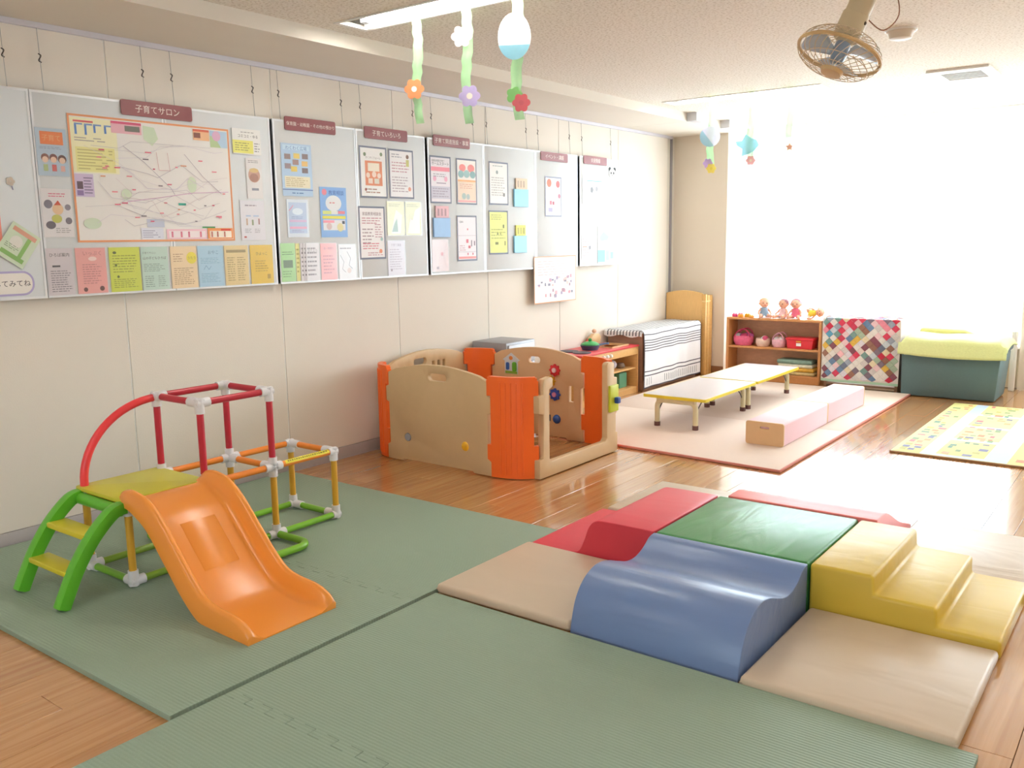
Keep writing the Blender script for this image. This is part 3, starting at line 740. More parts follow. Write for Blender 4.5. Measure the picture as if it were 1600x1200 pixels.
# wooden cot end standing in the corner
cot = thing('cot_end', 'tall wooden cot headboard with arched top standing in the corner', 'cot', (.25, 9.08, 0))
top = [(.005, .02), (.44, .02)]+[(.44-.435*k/14, .875+.048*math.sin(PI*(.12+.76*k/14))) for k in range(15)]
MB().prism(top, 'y', 9.005, 9.035, PINE).build('headboard', cot, bevel=.006)
MB().rbox((.44, 9.0, 0), (.485, 9.04, .885), .008, PINE2).build('post', cot)
MB().rbox((.447, 9.05, 0), (.485, 9.115, .875), .006, PINE2).build('folded_side', cot)
MB().rbox((.447, 9.12, 0), (.485, 9.18, .87), .006, PINE2).build('folded_side', cot)
MB().rbox((.438, 8.998, .80), (.488, 9.118, .815), .003, mat('#e8c88a', .4)).build('hinge_band', cot)
# cabinet under the striped cloth
cab = thing('toy_cabinet', 'brown wooden cabinet under the black and white striped cloth', 'cabinet', (.22, 8.3, 0))
CB = WD('#c49a80', (1, 1, 8))
MB().box((.02, 7.72, 0), (.415, 7.74, .575), CB).build('side_panel', cab, bevel=.003)
MB().box((.02, 8.90, 0), (.415, 8.92, .575), CB).build('side_panel', cab, bevel=.003)
MB().box((.02, 7.72, .575), (.42, 8.92, .595), CB).build('top_panel', cab, bevel=.003)
MB().box((.02, 7.74, .03), (.03, 8.90, .575), CB).build('back_panel', cab)
MB().box((.395, 7.74, 0), (.413, 8.90, .575), CB).build('front_panel', cab)
# striped cloth: one draped sheet with printed lines
cl = thing('striped_cloth', 'white cloth with black stripes and fringe print draped over the cabinet', 'cloth', (.3, 8.3, .03))
CW = mat('#f1eff0', .85, .03, 40, .25, 120); CK = mat('#55505a', .85, .05, 40)
def sheet_pt(s, y, lift=0):
    """s = distance from the wall edge across the top and down the front"""
    w = .006*math.sin(y*9+s*3)+.004*math.sin(y*23)
    if s < .40: return (.025+s, y, .602+lift+.003*math.sin(y*14+s*20))
    r = .035; q = s-.40
    if q < r*PI/2: a = q/r; return (.425+(r+lift)*math.sin(a), y, .602-r+(r+lift)*math.cos(a)+.0)
    d = q-r*PI/2; return (.460+lift+w*min(1, d/.15), y, .602-r-d)
def sheet(s0, s1, y0, y1, m, lift, ns, ny, mb, wob=0):
    vs = []; fs = []
    for i in range(ns+1):
        for j in range(ny+1):
            yv = y0+(y1-y0)*j/ny; wv = wob*math.sin(yv*8+1)+wob*.6*math.sin(yv*17)
            vs.append(sheet_pt(s0+(s1-s0)*i/ns+wv, yv, lift))
    for i in range(ns):
        for j in range(ny): a = i*(ny+1)+j; fs.append((a, a+1, a+ny+2, a+ny+1))
    mb.add(vs, fs, m)
CY0, CY1, SE = 7.66, 8.945, .40+.055+.535
mb = MB(); sheet(0, SE, CY0, CY1, CW, 0, 40, 40, mb); mb.build('cloth_sheet', cl, fixn=False, angle=180)
pr = MB()
for s, w in ((.455, .009), (.512, .008), (.536, .008), (.562, .008), (.588, .008), (.614, .008), (.820, .010), (.860, .010), (SE-.012, .012)): sheet(s, s+w, CY0, CY1, CK, .002, 1, 40, pr, .004 if s < .95 else 0)
for a in (CY0, CY1-.012): sheet(.02, SE, a, a+.012, CK, .0022, 36, 1, pr)
for k in range(9): sheet(.03+k*.045, .03+k*.045+.010, CY0+.015, CY1-.01, CK, .002, 1, 40, pr, .001) if k < 9 else None
yy = CY0+.06
while yy < CY1-.12:
    if yy < 7.85 or yy > 8.06: sheet(.885+random.uniform(0, .01), SE-.03, yy, yy+.007, CK, .002, 4, 1, pr)
    yy += .04 if yy > 8.06 else .055
pr.build('printed_stripes', cl, fixn=False, angle=180)
fl = MB()  # overhang at the near end
vs = []; fs = []
for i in range(13):
    x = .025+.425*i/12; z1 = .602 if i < 12 else .59
    for k, (dy, dz) in enumerate(((0, 0), (-.018, -.012), (-.022, -.055-.012*math.sin(i*.9)))): vs.append((x, CY0+dy, z1+dz))
for i in range(12):
    for k in range(2): fs.append((i*3+k, i*3+k+1, i*3+k+4, i*3+k+3))
fl.add(vs, fs, CW)
for i in range(1, 12, 1):
    x = .025+.425*i/12; fl.add([(x, CY0-.0005, .6035), (x+.011, CY0-.0005, .6035), (x+.011, CY0-.0195, .591), (x, CY0-.0195, .591), (x, CY0-.0235, .552), (x+.011, CY0-.0235, .552)], [(0, 1, 2, 3), (3, 2, 5, 4)], CK)
fl.build('near_overhang', cl, fixn=False)
# toy kitchen
kit = thing('toy_kitchen', 'low wooden toy kitchen with red worktop and open shelves', 'toy kitchen', (.21, 7.14, 0))
KW = WD('#dcab6c', (1, 10, 10)); KR = mat('#d8474c', .35)
KY0, KY1, KD, KH = 6.63, 7.655, .405, .455
for y in (KY0, KY1-.02): MB().box((.02, y, 0), (KD, y+.02, KH), KW).build('side_panel', kit, bevel=.002)
MB().box((.02, KY0+.02, .02), (.03, KY1-.02, KH), KW).build('back_panel', kit)
MB().box((.02, KY0+.02, .045), (KD-.005, KY1-.02, .06), KW).build('bottom_shelf', kit, bevel=.001)
MB().box((.03, KY0+.02, .235), (KD-.02, KY1-.02, .25), KW).build('middle_shelf', kit, bevel=.001)
MB().box((KD-.02, KY0+.02, 0), (KD-.006, KY1-.02, .045), KW).build('plinth', kit)
MB().box((KD-.018, KY0+.02, KH-.075), (KD, KY1-.02, KH), KW).build('front_rail', kit, bevel=.001)
MB().prism(rrect(.012, KY0-.008, KD+.008, KY1+.004, .008), 'z', KH, KH+.016, KR, [rrect(.10, 7.26, .34, 7.56, .01)]).build('worktop', kit, bevel=.002)
MB().box((.10, 7.26, KH-.06), (.34, 7.56, KH-.055), KW).build('sink_floor', kit)
sr = MB().prism(rrect(.09, 7.25, .35, 7.57, .01), 'z', KH+.004, KH+.028, PLY, [rrect(.103, 7.263, .337, 7.557, .008)]).build('sink_rim', kit)
for y in (6.99, 7.055, 7.12): MB().lathe([(.018, 0), (.018, .012), (.012, .022), (0, .023)], (KD, y, KH-.038), WHITE, 14, 'x').build('knob', kit)
MB().lathe([(0, 0), (.085, 0), (.085, .008), (0, .009)], (.13, 6.84, KH+.016), mat('#4a4650', .5), 24).build('burner', kit)
MB().lathe([(0, 0), (.085, 0), (.085, .008), (0, .009)], (.285, 6.815, KH+.016), mat('#4a4650', .5), 24).build('burner', kit)
pan = thing('toy_pan', 'blue toy frying pan on the red worktop', 'toy pan', (.22, 7.06, KH+.016))
MB().lathe([(0, 0), (.072, 0), (.088, .03), (.092, .045), (.088, .046), (.080, .032), (.068, .006), (0, .006)], (.22, 7.06, KH+.0165), mat('#4a5878', .35), 26).build('pan_body', pan)
MB().tube([(.24, 7.14, KH+.05), (.27, 7.22, KH+.058), (.29, 7.28, KH+.058)], .010, mat('#41507a', .35), 8).build('handle', pan)
lid = MB().lathe([(.086, 0), (.084, .010), (.055, .026), (.02, .034), (0, .035)], (.22, 7.06, KH+.0635), mat('#3fa85a', .35), 26).build('lid', pan)
MB().ball((.22, 7.06, KH+.11), (.018, .018, .016), mat('#2f9a4a', .35)).build('knob', lid)
bas = thing('toy_house', 'small wooden toy with red roof edge at the back of the kitchen', 'toy', (.10, 7.40, KH+.016))
MB().prism([(7.30, KH+.0285), (7.48, KH+.0285), (7.50, KH+.09), (7.46, KH+.125), (7.38, KH+.13), (7.31, KH+.09)], 'x', .03, .075, PLY).build('body', bas, bevel=.004)
MB().prism([(7.275, KH+.0285), (7.30, KH+.0285), (7.31, KH+.085), (7.285, KH+.07)], 'x', .028, .078, mat('#d84a3a', .4)).build('red_edge', bas, bevel=.002)
MB().ball((.055, 7.40, KH+.155), (.02, .03, .022), mat('#e0b090', .5)).build('wheel', bas)
tag(MB().ball((.27, 7.38, .2945), (.045, .045, .044), mat('#dcd6e2', .5)).build('toy_ball'), 'pale toy ball on the middle shelf of the toy kitchen', 'toy ball')
tag(MB().lathe([(.03, 0), (.04, .03), (.034, .032), (0, .008)], (.31, 7.27, .2505), mat('#d8404a', .4), 18).build('toy_cup'), 'red toy cup on the middle shelf of the toy kitchen', 'toy cup')
tag(MB().lathe([(.03, 0), (.045, .02), (.03, .05), (0, .055)], (.30, 7.49, .2505), mat('#8a7868', .5), 18).build('toy_pot'), 'brown toy pot on the middle shelf of the toy kitchen', 'toy pot')
tag(MB().rbox((.22, 7.40, .0605), (.34, 7.55, .21), .012, mat('#5c9a78', .5)).build('toy_tub'), 'green tub on the bottom shelf of the toy kitchen', 'tub')
tag(MB().rbox((.24, 7.15, .0605), (.37, 7.34, .09), .010, mat('#e6d8ae', .5)).build('toy_tray'), 'cream tray on the bottom shelf of the toy kitchen', 'tray')
# grey steel drawer unit behind the play yard
dr = thing('drawer_unit', 'grey steel drawer unit showing above the back of the play yard', 'cabinet', (.2, 5.76, 0))
DG = mat('#9b9ba0', .4, .04, 20, metal=.35); DG2 = mat('#b9bcc4', .4, .04, 20, metal=.3)
MB().rbox((.02, 5.57, .01), (.37, 5.96, .69), .008, DG).build('body', dr)
for k in range(4): d_ = MB().rbox((.368, 5.59, .04+k*.16), (.384, 5.94, .19+k*.16), .004, DG2).build('drawer', dr); MB().rbox((.384, 5.72, .10+k*.16), (.394, 5.81, .12+k*.16), .003, mat('#3c3a40', .4)).build('handle', d_)
# doll shelf
sh = thing('doll_shelf', 'low wooden shelf by the window holding dolls and baskets', 'shelf', (1.25, 9.1, 0))
SW = WD('#cf9058', (10, 1, 10)); SWV = WD('#cf9058', (1, 10, 1.5)); SB = WD('#c99a78', (2, 1, 6))
SX0, SX1, SY0, SY1, SH = .755, 1.765, 8.94, 9.185, .655
for x in (SX0, SX1-.028): MB().box((x, SY0, 0), (x+.028, SY1, SH-.022), SWV).build('side_panel', sh, bevel=.003)
MB().box((SX0, SY0, SH-.022), (SX1, SY1, SH), SW).build('top_board', sh, bevel=.003)
MB().box((SX0+.028, SY0+.003, .335), (SX1-.028, SY1-.01, .355), SW).build('middle_shelf', sh, bevel=.002)
MB().box((SX0+.028, SY0+.003, .06), (SX1-.028, SY1-.01, .08), SW).build('bottom_shelf', sh, bevel=.002)
MB().box((SX0+.028, SY0+.006, 0), (SX1-.028, SY0+.02, .06), SW).build('plinth', sh)
MB().box((SX0+.028, SY1-.01, .08), (SX1-.028, SY1-.002, SH-.022), SB).build('back_panel', sh)
# things on the shelf
def basket(x0, x1, z, h, col, col2, label, handles, cloth):
    cx = (x0+x1)/2; cy_ = 9.045; rx = (x1-x0)/2; t = thing('basket', label, 'basket', (cx, cy_, z), group='fabric baskets on the shelf')
    mb = MB(); vs = []; fs = []; n = 28; prof = [(.80, 0), (.98, .35), (1.0, .7), (.93, 1.0), (.88, .97), (.9, .6), (.7, .08)]
    for r, q in prof:
        for k in range(n): a = 2*PI*k/n; rr = r*(1+.02*math.sin(k*3)); vs.append((cx+rx*rr*math.cos(a), cy_+.085*rr*math.sin(a), z+.001+h*q))
    for i in range(len(prof)-1):
        for k in range(n): fs.append((i*n+k, i*n+(k+1) % n, (i+1)*n+(k+1) % n, (i+1)*n+k))
    fs += [tuple(range(n)), tuple((len(prof)-1)*n+k for k in range(n))]
    mb.add(vs, fs, mat(col, .8, .22, 45)).build('body', t)
    mb = MB()
    for k in range(5):
        mb.ball((cx+rx*random.uniform(-.55, .55), cy_+random.uniform(-.03, .03), z+h*.95), (rx*.42, .05, h*random.uniform(.2, .42)), mat(random.choice(cloth), .85, .2, 40), 12, 7)
    mb.build('cloth_inside', t)
    if handles:
        for s in (-1, 1):
            MB().tube(smooth_path([(cx-rx*.8, cy_+s*.05, z+h*.9), (cx-rx*.45, cy_+s*.05, z+h*1.45), (cx+rx*.1, cy_+s*.05, z+h*1.75), (cx+rx*.6, cy_+s*.05, z+h*1.5), (cx+rx*.85, cy_+s*.05, z+h*.9)], 4), .007, mat(col2, .8), 8).build('handle', t)
basket(.80, 1.015, .355, .10, '#e5688c', '#c03a5c', 'rose pink patterned fabric bag at the left end of the middle shelf', True, ['#e9e4ee', '#b85a9a', '#c8436a'])
basket(1.05, 1.20, .355, .085, '#eec9b8', '#d8a0a8', 'cream and pink basket between the pink bag and the handled basket', False, ['#e5e2e6', '#d85a80', '#f0e8e0'])
basket(1.225, 1.375, .355, .085, '#e8b3c0', '#cf94a4', 'pale pink basket with tall handles beside the red box', True, ['#f0e6e6', '#e8c6c8'])
rb = thing('red_box', 'red plastic box with a white label on the middle shelf', 'box', (1.54, 9.05, .355))
MB().prism([(1.41, .3555), (1.665, .3555), (1.675, .445), (1.40, .445)], 'y', 8.965, 9.14, mat('#e0303e', .35)).build('body', rb, bevel=.006)
MB().rbox((1.393, 8.958, .445), (1.682, 9.147, .468), .006, mat('#e0303e', .35)).build('lid', rb)
MB().box((1.505, 8.9615, .385), (1.555, 8.9655, .415), WHITE).build('label', rb)
MB().rbox((1.505, 8.954, .425), (1.555, 8.962, .437), .002, mat('#e8b03a', .4)).build('latch', rb)
zz = .0805
for k, (c, lbl) in enumerate((('#c9b27e', 'tan folded picture cloth at the bottom of the shelf pile'), ('#d8a640', 'yellow folded cloth in the middle of the shelf pile'), ('#e2dcc6', 'cream folded cloth in the upper part of the shelf pile'), ('#7f9a8c', 'grey green folded cloth on top of the shelf pile'))):
    x0 = 1.34-.012*k; h = .036+.006*(k % 2)
    tag(MB().rbox((x0, 8.965, zz), (1.70-.01*k, 9.15, zz+h), .016, mat(c, .7, .35, 26), 3).build('folded_cloth'), lbl, 'cloth', 'folded cloths on the bottom shelf'); zz += h+.0005
# dolls
SK = mat('#f0b89c', .5)
def doll(x, y, z, h, hair, dress, label, lying=False, bald=False, tilt=0):
    """h = seated height; body is one remeshed skin"""
    t = thing('doll', label, 'doll', (x, y, z), group='dolls on top of the shelf')
    s = h/.20
    b = MB()
    b.ball((0, 0, .150*s), (.053*s, .050*s, .050*s), SK)
    b.ball((0, -.049*s, .142*s), (.008*s, .008*s, .007*s), SK, 8, 6)
    for q in (-1, 1): b.ball((q*.053*s, 0, .143*s), (.008*s, .010*s, .014*s), SK, 8, 6)
    b.tube([(0, 0, .10*s), (0, 0, .125*s)], .018*s, SK, 10)
    b.ball((0, 0, .065*s), (.036*s, .03*s, .052*s), SK)
    for q in (-1, 1):
        b.tube([(q*.028*s, 0, .095*s), (q*.055*s, -.012*s, .065*s), (q*.062*s, -.04*s, .045*s)], [.014*s, .012*s, .010*s], SK, 10)
        b.ball((q*.062*s, -.045*s, .043*s), .011*s, SK, 8, 6)
        b.tube([(q*.022*s, -.005*s, .022*s), (q*.038*s, -.05*s, .024*s), (q*.05*s, -.092*s, .018*s)], [.021*s, .018*s, .014*s], SK, 10)
        b.ball((q*.052*s, -.100*s, .022*s), (.014*s, .014*s, .021*s), SK, 10, 6)
    o = b.build('body', t, local=True)
    rm = o.modifiers.new('skin', 'REMESH'); rm.mode = 'VOXEL'; rm.voxel_size = .004; rm.use_smooth_shade = True
    hm = mat(hair, .6, .15, 60)
    hb = MB(); vs = []; fs = []; n, k = 16, 6
    for i in range(k+1):
        tt = (PI*.5 if not bald else PI*.42)*i/k
        for j in range(n):
            a = 2*PI*j/n; back = 1.0+.35*max(0, math.sin(a)) if not bald else 1
            vs.append((.056*s*math.sin(tt*back)*math.cos(a), .007*s+.053*s*math.sin(tt*back)*math.sin(a), .151*s+.053*s*math.cos(tt*back)))
    for i in range(k):
        for j in range(n): fs.append((i*n+j, (i+1)*n+j, (i+1)*n+(j+1) % n, i*n+(j+1) % n))
    hb.add(vs, fs, hm); hb.build('hair', t, local=True)
    d = MB(); d.lathe([(.020*s, .108*s), (.034*s, .10*s), (.040*s, .06*s), (.055*s, .028*s), (.060*s, .020*s), (.052*s, .020*s), (.03*s, .055*s)], (0, 0, 0), mat(dress, .8, .08, 50), 20); d.build('dress', t, local=True)
    ey = MB()
    for q in (-1, 1): ey.ball((q*.019*s, -.0475*s, .150*s), .0048*s, mat('#3a2a26', .3), 8, 6)
    ey.box((-.009*s, -.0490*s, .125*s), (.009*s, -.0430*s, .1285*s), mat('#c8545a', .4)); ey.build('face', t, local=True)
    if lying: t.rotation_euler = (0, 1.45, .25); t.location.z += .056
    else: t.rotation_euler = (0, 0, tilt)
    return t
doll(1.12, 9.06, SH, .205, '#e8a878', '#8fa8c0', 'doll in a blue grey dress, leftmost sitting on the shelf', bald=True, tilt=.5)
doll(1.325, 9.06, SH, .20, '#a8707c', '#f2c8cc', 'doll in a pale pink dress between the other two sitting dolls', tilt=-.25)
doll(1.455, 9.06, SH, .205, '#c07a88', '#e8708c', 'doll in a bright pink dress, rightmost sitting on the shelf', tilt=.1)
doll(1.565, 9.07, SH, .17, '#e0b088', '#f0dc50', 'doll in yellow clothes lying at the right end of the shelf', lying=True)
# toy blocks on the shelf
for k, (x, y, w, h, c, lb_) in enumerate(((.815, 9.02, .05, .03, '#e8508a', 'pink toy block at the left end of the shelf top'), (.872, 9.04, .05, .035, '#d84a7c', 'dark pink toy block next to the left end of the shelf top'),
        (.90, 8.975, .045, .028, '#f0a030', 'orange toy block in front on the shelf top'), (.955, 9.02, .055, .035, '#e8b428', 'yellow toy block behind the orange one on the shelf top'), (1.012, 8.985, .045, .024, '#f0b050', 'light orange toy block nearest the blue dressed doll'))):
    bt = thing('toy_block', lb_, 'toy', (x, y, SH), group='toy blocks on the shelf')
    MB().rbox((x-w/2, y-.02, SH), (x+w/2, y+.02, SH+h), .004, mat(c, .4)).build('brick', bt)
    for q in (-1, 1): MB().lathe([(.008, 0), (.008, .007), (0, .0075)], (x+q*w*.24, y, SH+h), mat(c, .4), 10).build('stud', bt)
# quilt over a rack
rk = thing('covered_rack', 'low rack hidden under the patchwork quilt', 'rack', (2.17, 9.02, 0))
RKM = WD('#8a6a54', (1, 1, 8))
for x in (1.82, 2.49): MB().box((x, 8.90, 0), (x+.025, 9.17, .685), RKM).build('side_panel', rk, bevel=.002)
for z in (.03, .35, .665): MB().box((1.845, 8.90, z), (2.49, 9.17, z+.02), RKM).build('board', rk)
qt = thing('patchwork_quilt', 'patchwork quilt of small coloured diamonds draped over a rack', 'quilt', (2.16, 8.87, .03))
QC = mat('#dcd3cc', .9, .06, 30, .3, 90)
QX0, QX1, QZ0, QZ1 = 1.795, 2.525, .06, .70
def qpt(u, s, lift=0):
    """u across, s down from the back top edge"""
    w = .008*math.sin(u*11+s*4)+.005*math.sin(u*27)
    if s < .26: return (u, 9.17-s, .703+lift)
    r = .03; q = s-.26
    if q < r*PI/2: a = q/r; return (u, 8.91-(r+lift)*math.sin(a), .703-r+(r+lift)*math.cos(a))
    d = q-r*PI/2; return (u+.005*(u-2.16)*d, 8.88-lift-w*min(1, d/.2)-.02*d, .703-r-d)
QS = .26+.047+.605
mb = MB(); vs = []; fs = []; nu, ns = 36, 44
for i in range(ns+1):
    for j in range(nu+1):
        u = QX0+(QX1-QX0)*j/nu
        v = list(qpt(u, QS*i/ns, 0)); vs.append(v)
for i in range(ns):
    for j in range(nu): a = i*(nu+1)+j; fs.append((a, a+1, a+nu+2, a+nu+1))
mb.add(vs, fs, QC)
mb.build('backing', qt, fixn=False, angle=180)
mb = MB(); vs = []; fs = []
for j in range(nu+1):
    u = QX0+(QX1-QX0)*j/nu; vs += [qpt(u, QS-.022, .003), qpt(u, QS+.002, .003)]
for j in range(nu): fs.append((2*j, 2*j+2, 2*j+3, 2*j+1))
mb.add(vs, fs, mat('#a9c8ae', .85)); tag(mb.build('border', qt, fixn=False), 'mint green hem')
mb = MB(); vs = []; fs = []     # right side hanging down towards the box
for i in range(9):
    for j in range(9):
        y = 8.885+.28*j/8; z = .70-.30*i/8*(1-.25*j/8); vs.append((2.520+.004*math.sin(i/8*PI/2)+.003*math.sin(j*1.3+i*.4), y, z))
for i in range(8):
    for j in range(8): a = i*9+j; fs.append((a, a+1, a+10, a+9))
mb.add(vs, fs, mat('#e6d8da', .9, .25, 25)); mb.build('side_drape', qt, fixn=False, angle=180)
qcols = ['#e0dad4']*3+['#cfc8c6', '#d8d2da', '#d9c9c2', '#c8405a', '#d64a62', '#c23048', '#d24058', '#e08a9a', '#e8b4bc', '#e6c4c8', '#80707e', '#6d7488', '#6c86a6', '#9aa2b2', '#7c9a94', '#a3b49e', '#d8b050', '#946a5a', '#86505c', '#c4ccd2', '#5a98b8', '#dfd0b0']
hd = .0385
i = 0; s = .02
row = 0
while s < QS-.045:
    u = QX0+.03+(hd if row % 2 else 0)
    while u < QX1-.025:
        cs = [(u-hd, s), (u, s-hd), (u+hd, s), (u, s+hd)]
        cs = [(min(max(a, QX0+.002), QX1-.002), min(max(b, .004), QS-.024)) for a, b in cs]
        P0 = [qpt(a, b, .0035) for a, b in cs]; cc = qpt(u, s, .0062)
        P = [Vector(p)+(Vector(cc)-Vector(p))*.05 for p in P0]
        MB().add(P+[Vector(cc)]+[Vector(qpt(a, b, .0005)) for a, b in cs], [(0, 1, 4), (1, 2, 4), (2, 3, 4), (3, 0, 4)]+[(k, (k+1) % 4, 5+(k+1) % 4, 5+k) for k in range(4)], mat(random.choice(qcols), .9, .18, 70)).build('patch', qt, fixn=False)
        u += 2*hd
    s += hd; row += 1
# green storage box with lime cloth
gb = thing('storage_box', 'large dark green plastic storage box by the window', 'storage box', (2.965, 9.05, 0))
GB = mat('#587276', .5, .05, 60, .1, 200)
vs = [(2.568, 8.80, .004), (3.362, 8.80, .004), (3.362, 9.30, .004), (2.568, 9.30, .004), (2.562, 8.785, .43), (3.395, 8.785, .43), (3.395, 9.33, .43), (2.562, 9.33, .43)]
MB().add(vs, [(3, 2, 1, 0), (4, 5, 6, 7), (0, 1, 5, 4), (1, 2, 6, 5), (2, 3, 7, 6), (3, 0, 4, 7)], GB).build('body', gb, bevel=.02)
MB().rbox((2.552, 8.775, .43), (3.41, 9.345, .505), .02, GB).build('lid', gb)
MB().box((2.585, 8.7835, .388), (2.622, 8.787, .40), WHITE).build('label', gb)
lc = thing('lime_cloth', 'lime green towel laid over the lid of the storage box', 'cloth', (2.97, 9.05, .40))
mb = MB(); vs = []; fs = []; LMC = mat('#dce2a2', .95, .08, 60, .3, 160)
nx, ns = 30, 22
for i in range(ns+1):
    s = i/ns
    for j in range(nx+1):
        u = j/nx; x = 2.537+.898*u
        if s < .7: y = 9.34-.56*s/.7; z = .535+.03*math.sin(PI*min(1, s/.7))+.006*math.sin(u*14)
        else: q = (s-.7)/.3; y = 8.78-.02*math.sin(q*PI/2)-.01*q; z = .535-.125*q-.02*q*math.sin(PI*u*.9)-.012*q
        if u < .05 or u > .95: z -= .07*(1-min(u, 1-u)/.05)*(1 if s < .75 else .0)
        vs.append((x, y+.004*math.sin(u*21), z))
for i in range(ns):
    for j in range(nx): a = i*(nx+1)+j; fs.append((a, a+1, a+nx+2, a+nx+1))
mb.add(vs, fs, LMC); o = mb.build('towel', lc, fixn=False, angle=180)
so = o.modifiers.new('thickness', 'SOLIDIFY'); so.thickness = .012; so.offset = 0
ch = thing('folded_cover', 'yellow cushion standing behind the storage box under the window', 'cushion', (2.78, 9.42, 0))
MB().prism([(2.56, .003), (3.15, .003), (3.14, .52), (2.98, .585), (2.58, .59)], 'y', 9.37, 9.47, mat('#d8d08a', .8, .05, 30, .2, 80)).build('cushion', ch, bevel=.03, seg=3)

# ================================================================== NOTICE BOARDS
BX = .052     # front face of the boards
BRD = mat('#dde0e2', .6, .02, 8, spec=.25); BRF = mat('#e4e6ea', .35, metal=.2); WIRE = mat('#a8a4a0', .4, metal=.5); HOOK = mat('#4a4038', .5, metal=.3)
boards = [(1.47, 2.188, 'half cut off by the left edge of the photo'), (2.192, 2.908, 'under the left half of the big map'), (2.912, 3.625, 'under the right half of the big map'),
          (3.648, 4.336, 'carrying the blue flyers'), (4.340, 5.030, 'carrying three black framed sheets and yellow holders'), (5.062, 5.720, 'with the pink home visit notice'),
          (5.724, 6.436, 'with the framed lime sheet'), (6.440, 7.110, 'above the orange edged poster'), (7.150, 7.845, 'nearest the window, with a panda face')]
for k, (y0, y1, w) in enumerate(boards):
    t = thing('notice_board', 'pale grey hanging notice board ' + w, 'notice board', (.03, (y0+y1)/2, 1.245), group='hanging notice boards')
    MB().rbox((.022, y0, 1.245), (BX, y1, 2.26), .006, BRD).build('board', t)
    fr = MB(); d = .012
    fr.prism([(y0, 1.245), (y1, 1.245), (y1, 2.26), (y0, 2.26)], 'x', .024, BX+.0015, BRF, [[(y0+d, 1.245+d), (y1-d, 1.245+d), (y1-d, 2.26-d), (y0+d, 2.26-d)]])
    fr.build('frame', t)
    for y in (y0+.085, y1-.085):
        MB().cyl((.03, y, 2.255), (.014, y, 2.57), .0016, WIRE, 6).build('wire', t)
        MB().tube(smooth_path([(.021, y-.006, 2.44), (.021, y+.006, 2.433), (.021, y, 2.42), (.021, y-.006, 2.407), (.021, y+.006, 2.40)], 3), .0032, HOOK, 6).build('hook', t)

PAPX = BX+.0022
def dk(c, f=.6): return '#%02x%02x%02x' % tuple(int(int(c[i:i+2], 16)*f) for i in (1, 3, 5))
def sheetpaper(name, label, r, paper, items=(), cat='poster', x=PAPX, rot=0, frame=None, film=False, thick=.0015, group=None, rough=.35, curl=0):
    y0, y1, z0, z1 = r; W_, H_ = y1-y0, z1-z0; cyv, czv = (y0+y1)/2, (z0+z1)/2
    mb = MB(); P = mat(paper, rough, .02, 10)
    mb.box((x, y0, z0), (x+thick, y1, z1), P); n = [0]
    def X(): n[0] += 1; return x+thick+.0003+.00006*n[0]
    def rect(u0, v0, u1, v1, c):
        xx = X(); mb.quad((xx, y0+u0*W_, z0+v0*H_), (xx, y0+u1*W_, z0+v0*H_), (xx, y0+u1*W_, z0+v1*H_), (xx, y0+u0*W_, z0+v1*H_), mat(c, .5))
    if frame:
        b = .012
        for u0, v0, u1, v1 in ((0, 0, 1, b/H_), (0, 1-b/H_, 1, 1), (0, 0, b/W_, 1), (1-b/W_, 0, 1, 1)): rect(u0, v0, u1, v1, frame)
    for it in items:
        k = it[0]
        if k == 'r': rect(*it[1:])
        elif k == 'c':
            _, u, v, rr, c = it[:5]; xx = X(); pts = [(xx, y0+u*W_+rr*W_*math.cos(2*PI*q/20), z0+v*H_+rr*W_*math.sin(2*PI*q/20)*(it[5] if len(it) > 5 else 1)) for q in range(20)]
            mb.add(pts, [tuple(range(20))], mat(c, .5))
        elif k == 't':
            _, u, v, wid, s, c = it; vs_, fs_ = text_geo(s)
            if vs_:
                sc = wid*W_/max(1e-6, (max(v_[0] for v_ in vs_)-min(v_[0] for v_ in vs_))); xx = X()
                mb.add([(xx, y0+u*W_+a*sc, z0+v*H_+b*sc) for a, b in vs_], fs_, mat(c, .5))
        elif k == 'l':     # rows of small illegible print
            _, u0, v0, u1, v1, rows_, c = it; hh = (v1-v0)/rows_
            xx = X()
            for q in range(rows_):
                vv = v0+hh*(q+.3); u = u0
                end = u0+(u1-u0)*random.uniform(.7, 1)
                while u < end:
                    w = min(random.uniform(.05, .16), end-u)
                    mb.quad((xx, y0+u*W_, z0+vv*H_), (xx, y0+(u+w)*W_, z0+vv*H_), (xx, y0+(u+w)*W_, z0+(vv+hh*.38)*H_), (xx, y0+u*W_, z0+(vv+hh*.38)*H_), mat(c, .5)); u += w+random.uniform(.015, .04)
        elif k == 'p':     # polyline
            _, pts, w, c = it; xx = X()
            for a, b in zip(pts, pts[1:]):
                A, B = Vector((0, y0+a[0]*W_, z0+a[1]*H_)), Vector((0, y0+b[0]*W_, z0+b[1]*H_)); d = (B-A)
                if d.length < 1e-6: continue
                d = d.normalized(); nn = Vector((0, -d.z, d.y))*w/2
                mb.add([(xx, q.y, q.z) for q in (A-nn, B-nn, B+nn, A+nn)], [(0, 1, 2, 3)], mat(c, .5))
        elif k == 'g':     # polygon
            _, pts, c = it; xx = X(); mb.add([(xx, y0+a*W_, z0+b*H_) for a, b in pts], [tuple(range(len(pts)))], mat(c, .5))
    if rot:
        M = Matrix.Translation((0, cyv, czv)) @ Matrix.Rotation(rot, 4, 'X') @ Matrix.Translation((0, -cyv, -czv)); mb.xform(M)
    if film:
        t = thing(name, label, cat, (x, cyv, z0), group=group)
        mb.build('sheet', t, fixn=False)
        MB().prism([(y0-.006, z0-.006), (y1+.006, z0-.006), (y1+.006, z1+.004), (y0-.006, z1+.004)], 'x', x+.007, x+.0074, FILM).build('clear_pocket', t)
        return t
    o = mb.build(name, fixn=False); return tag(o, label, cat, group)

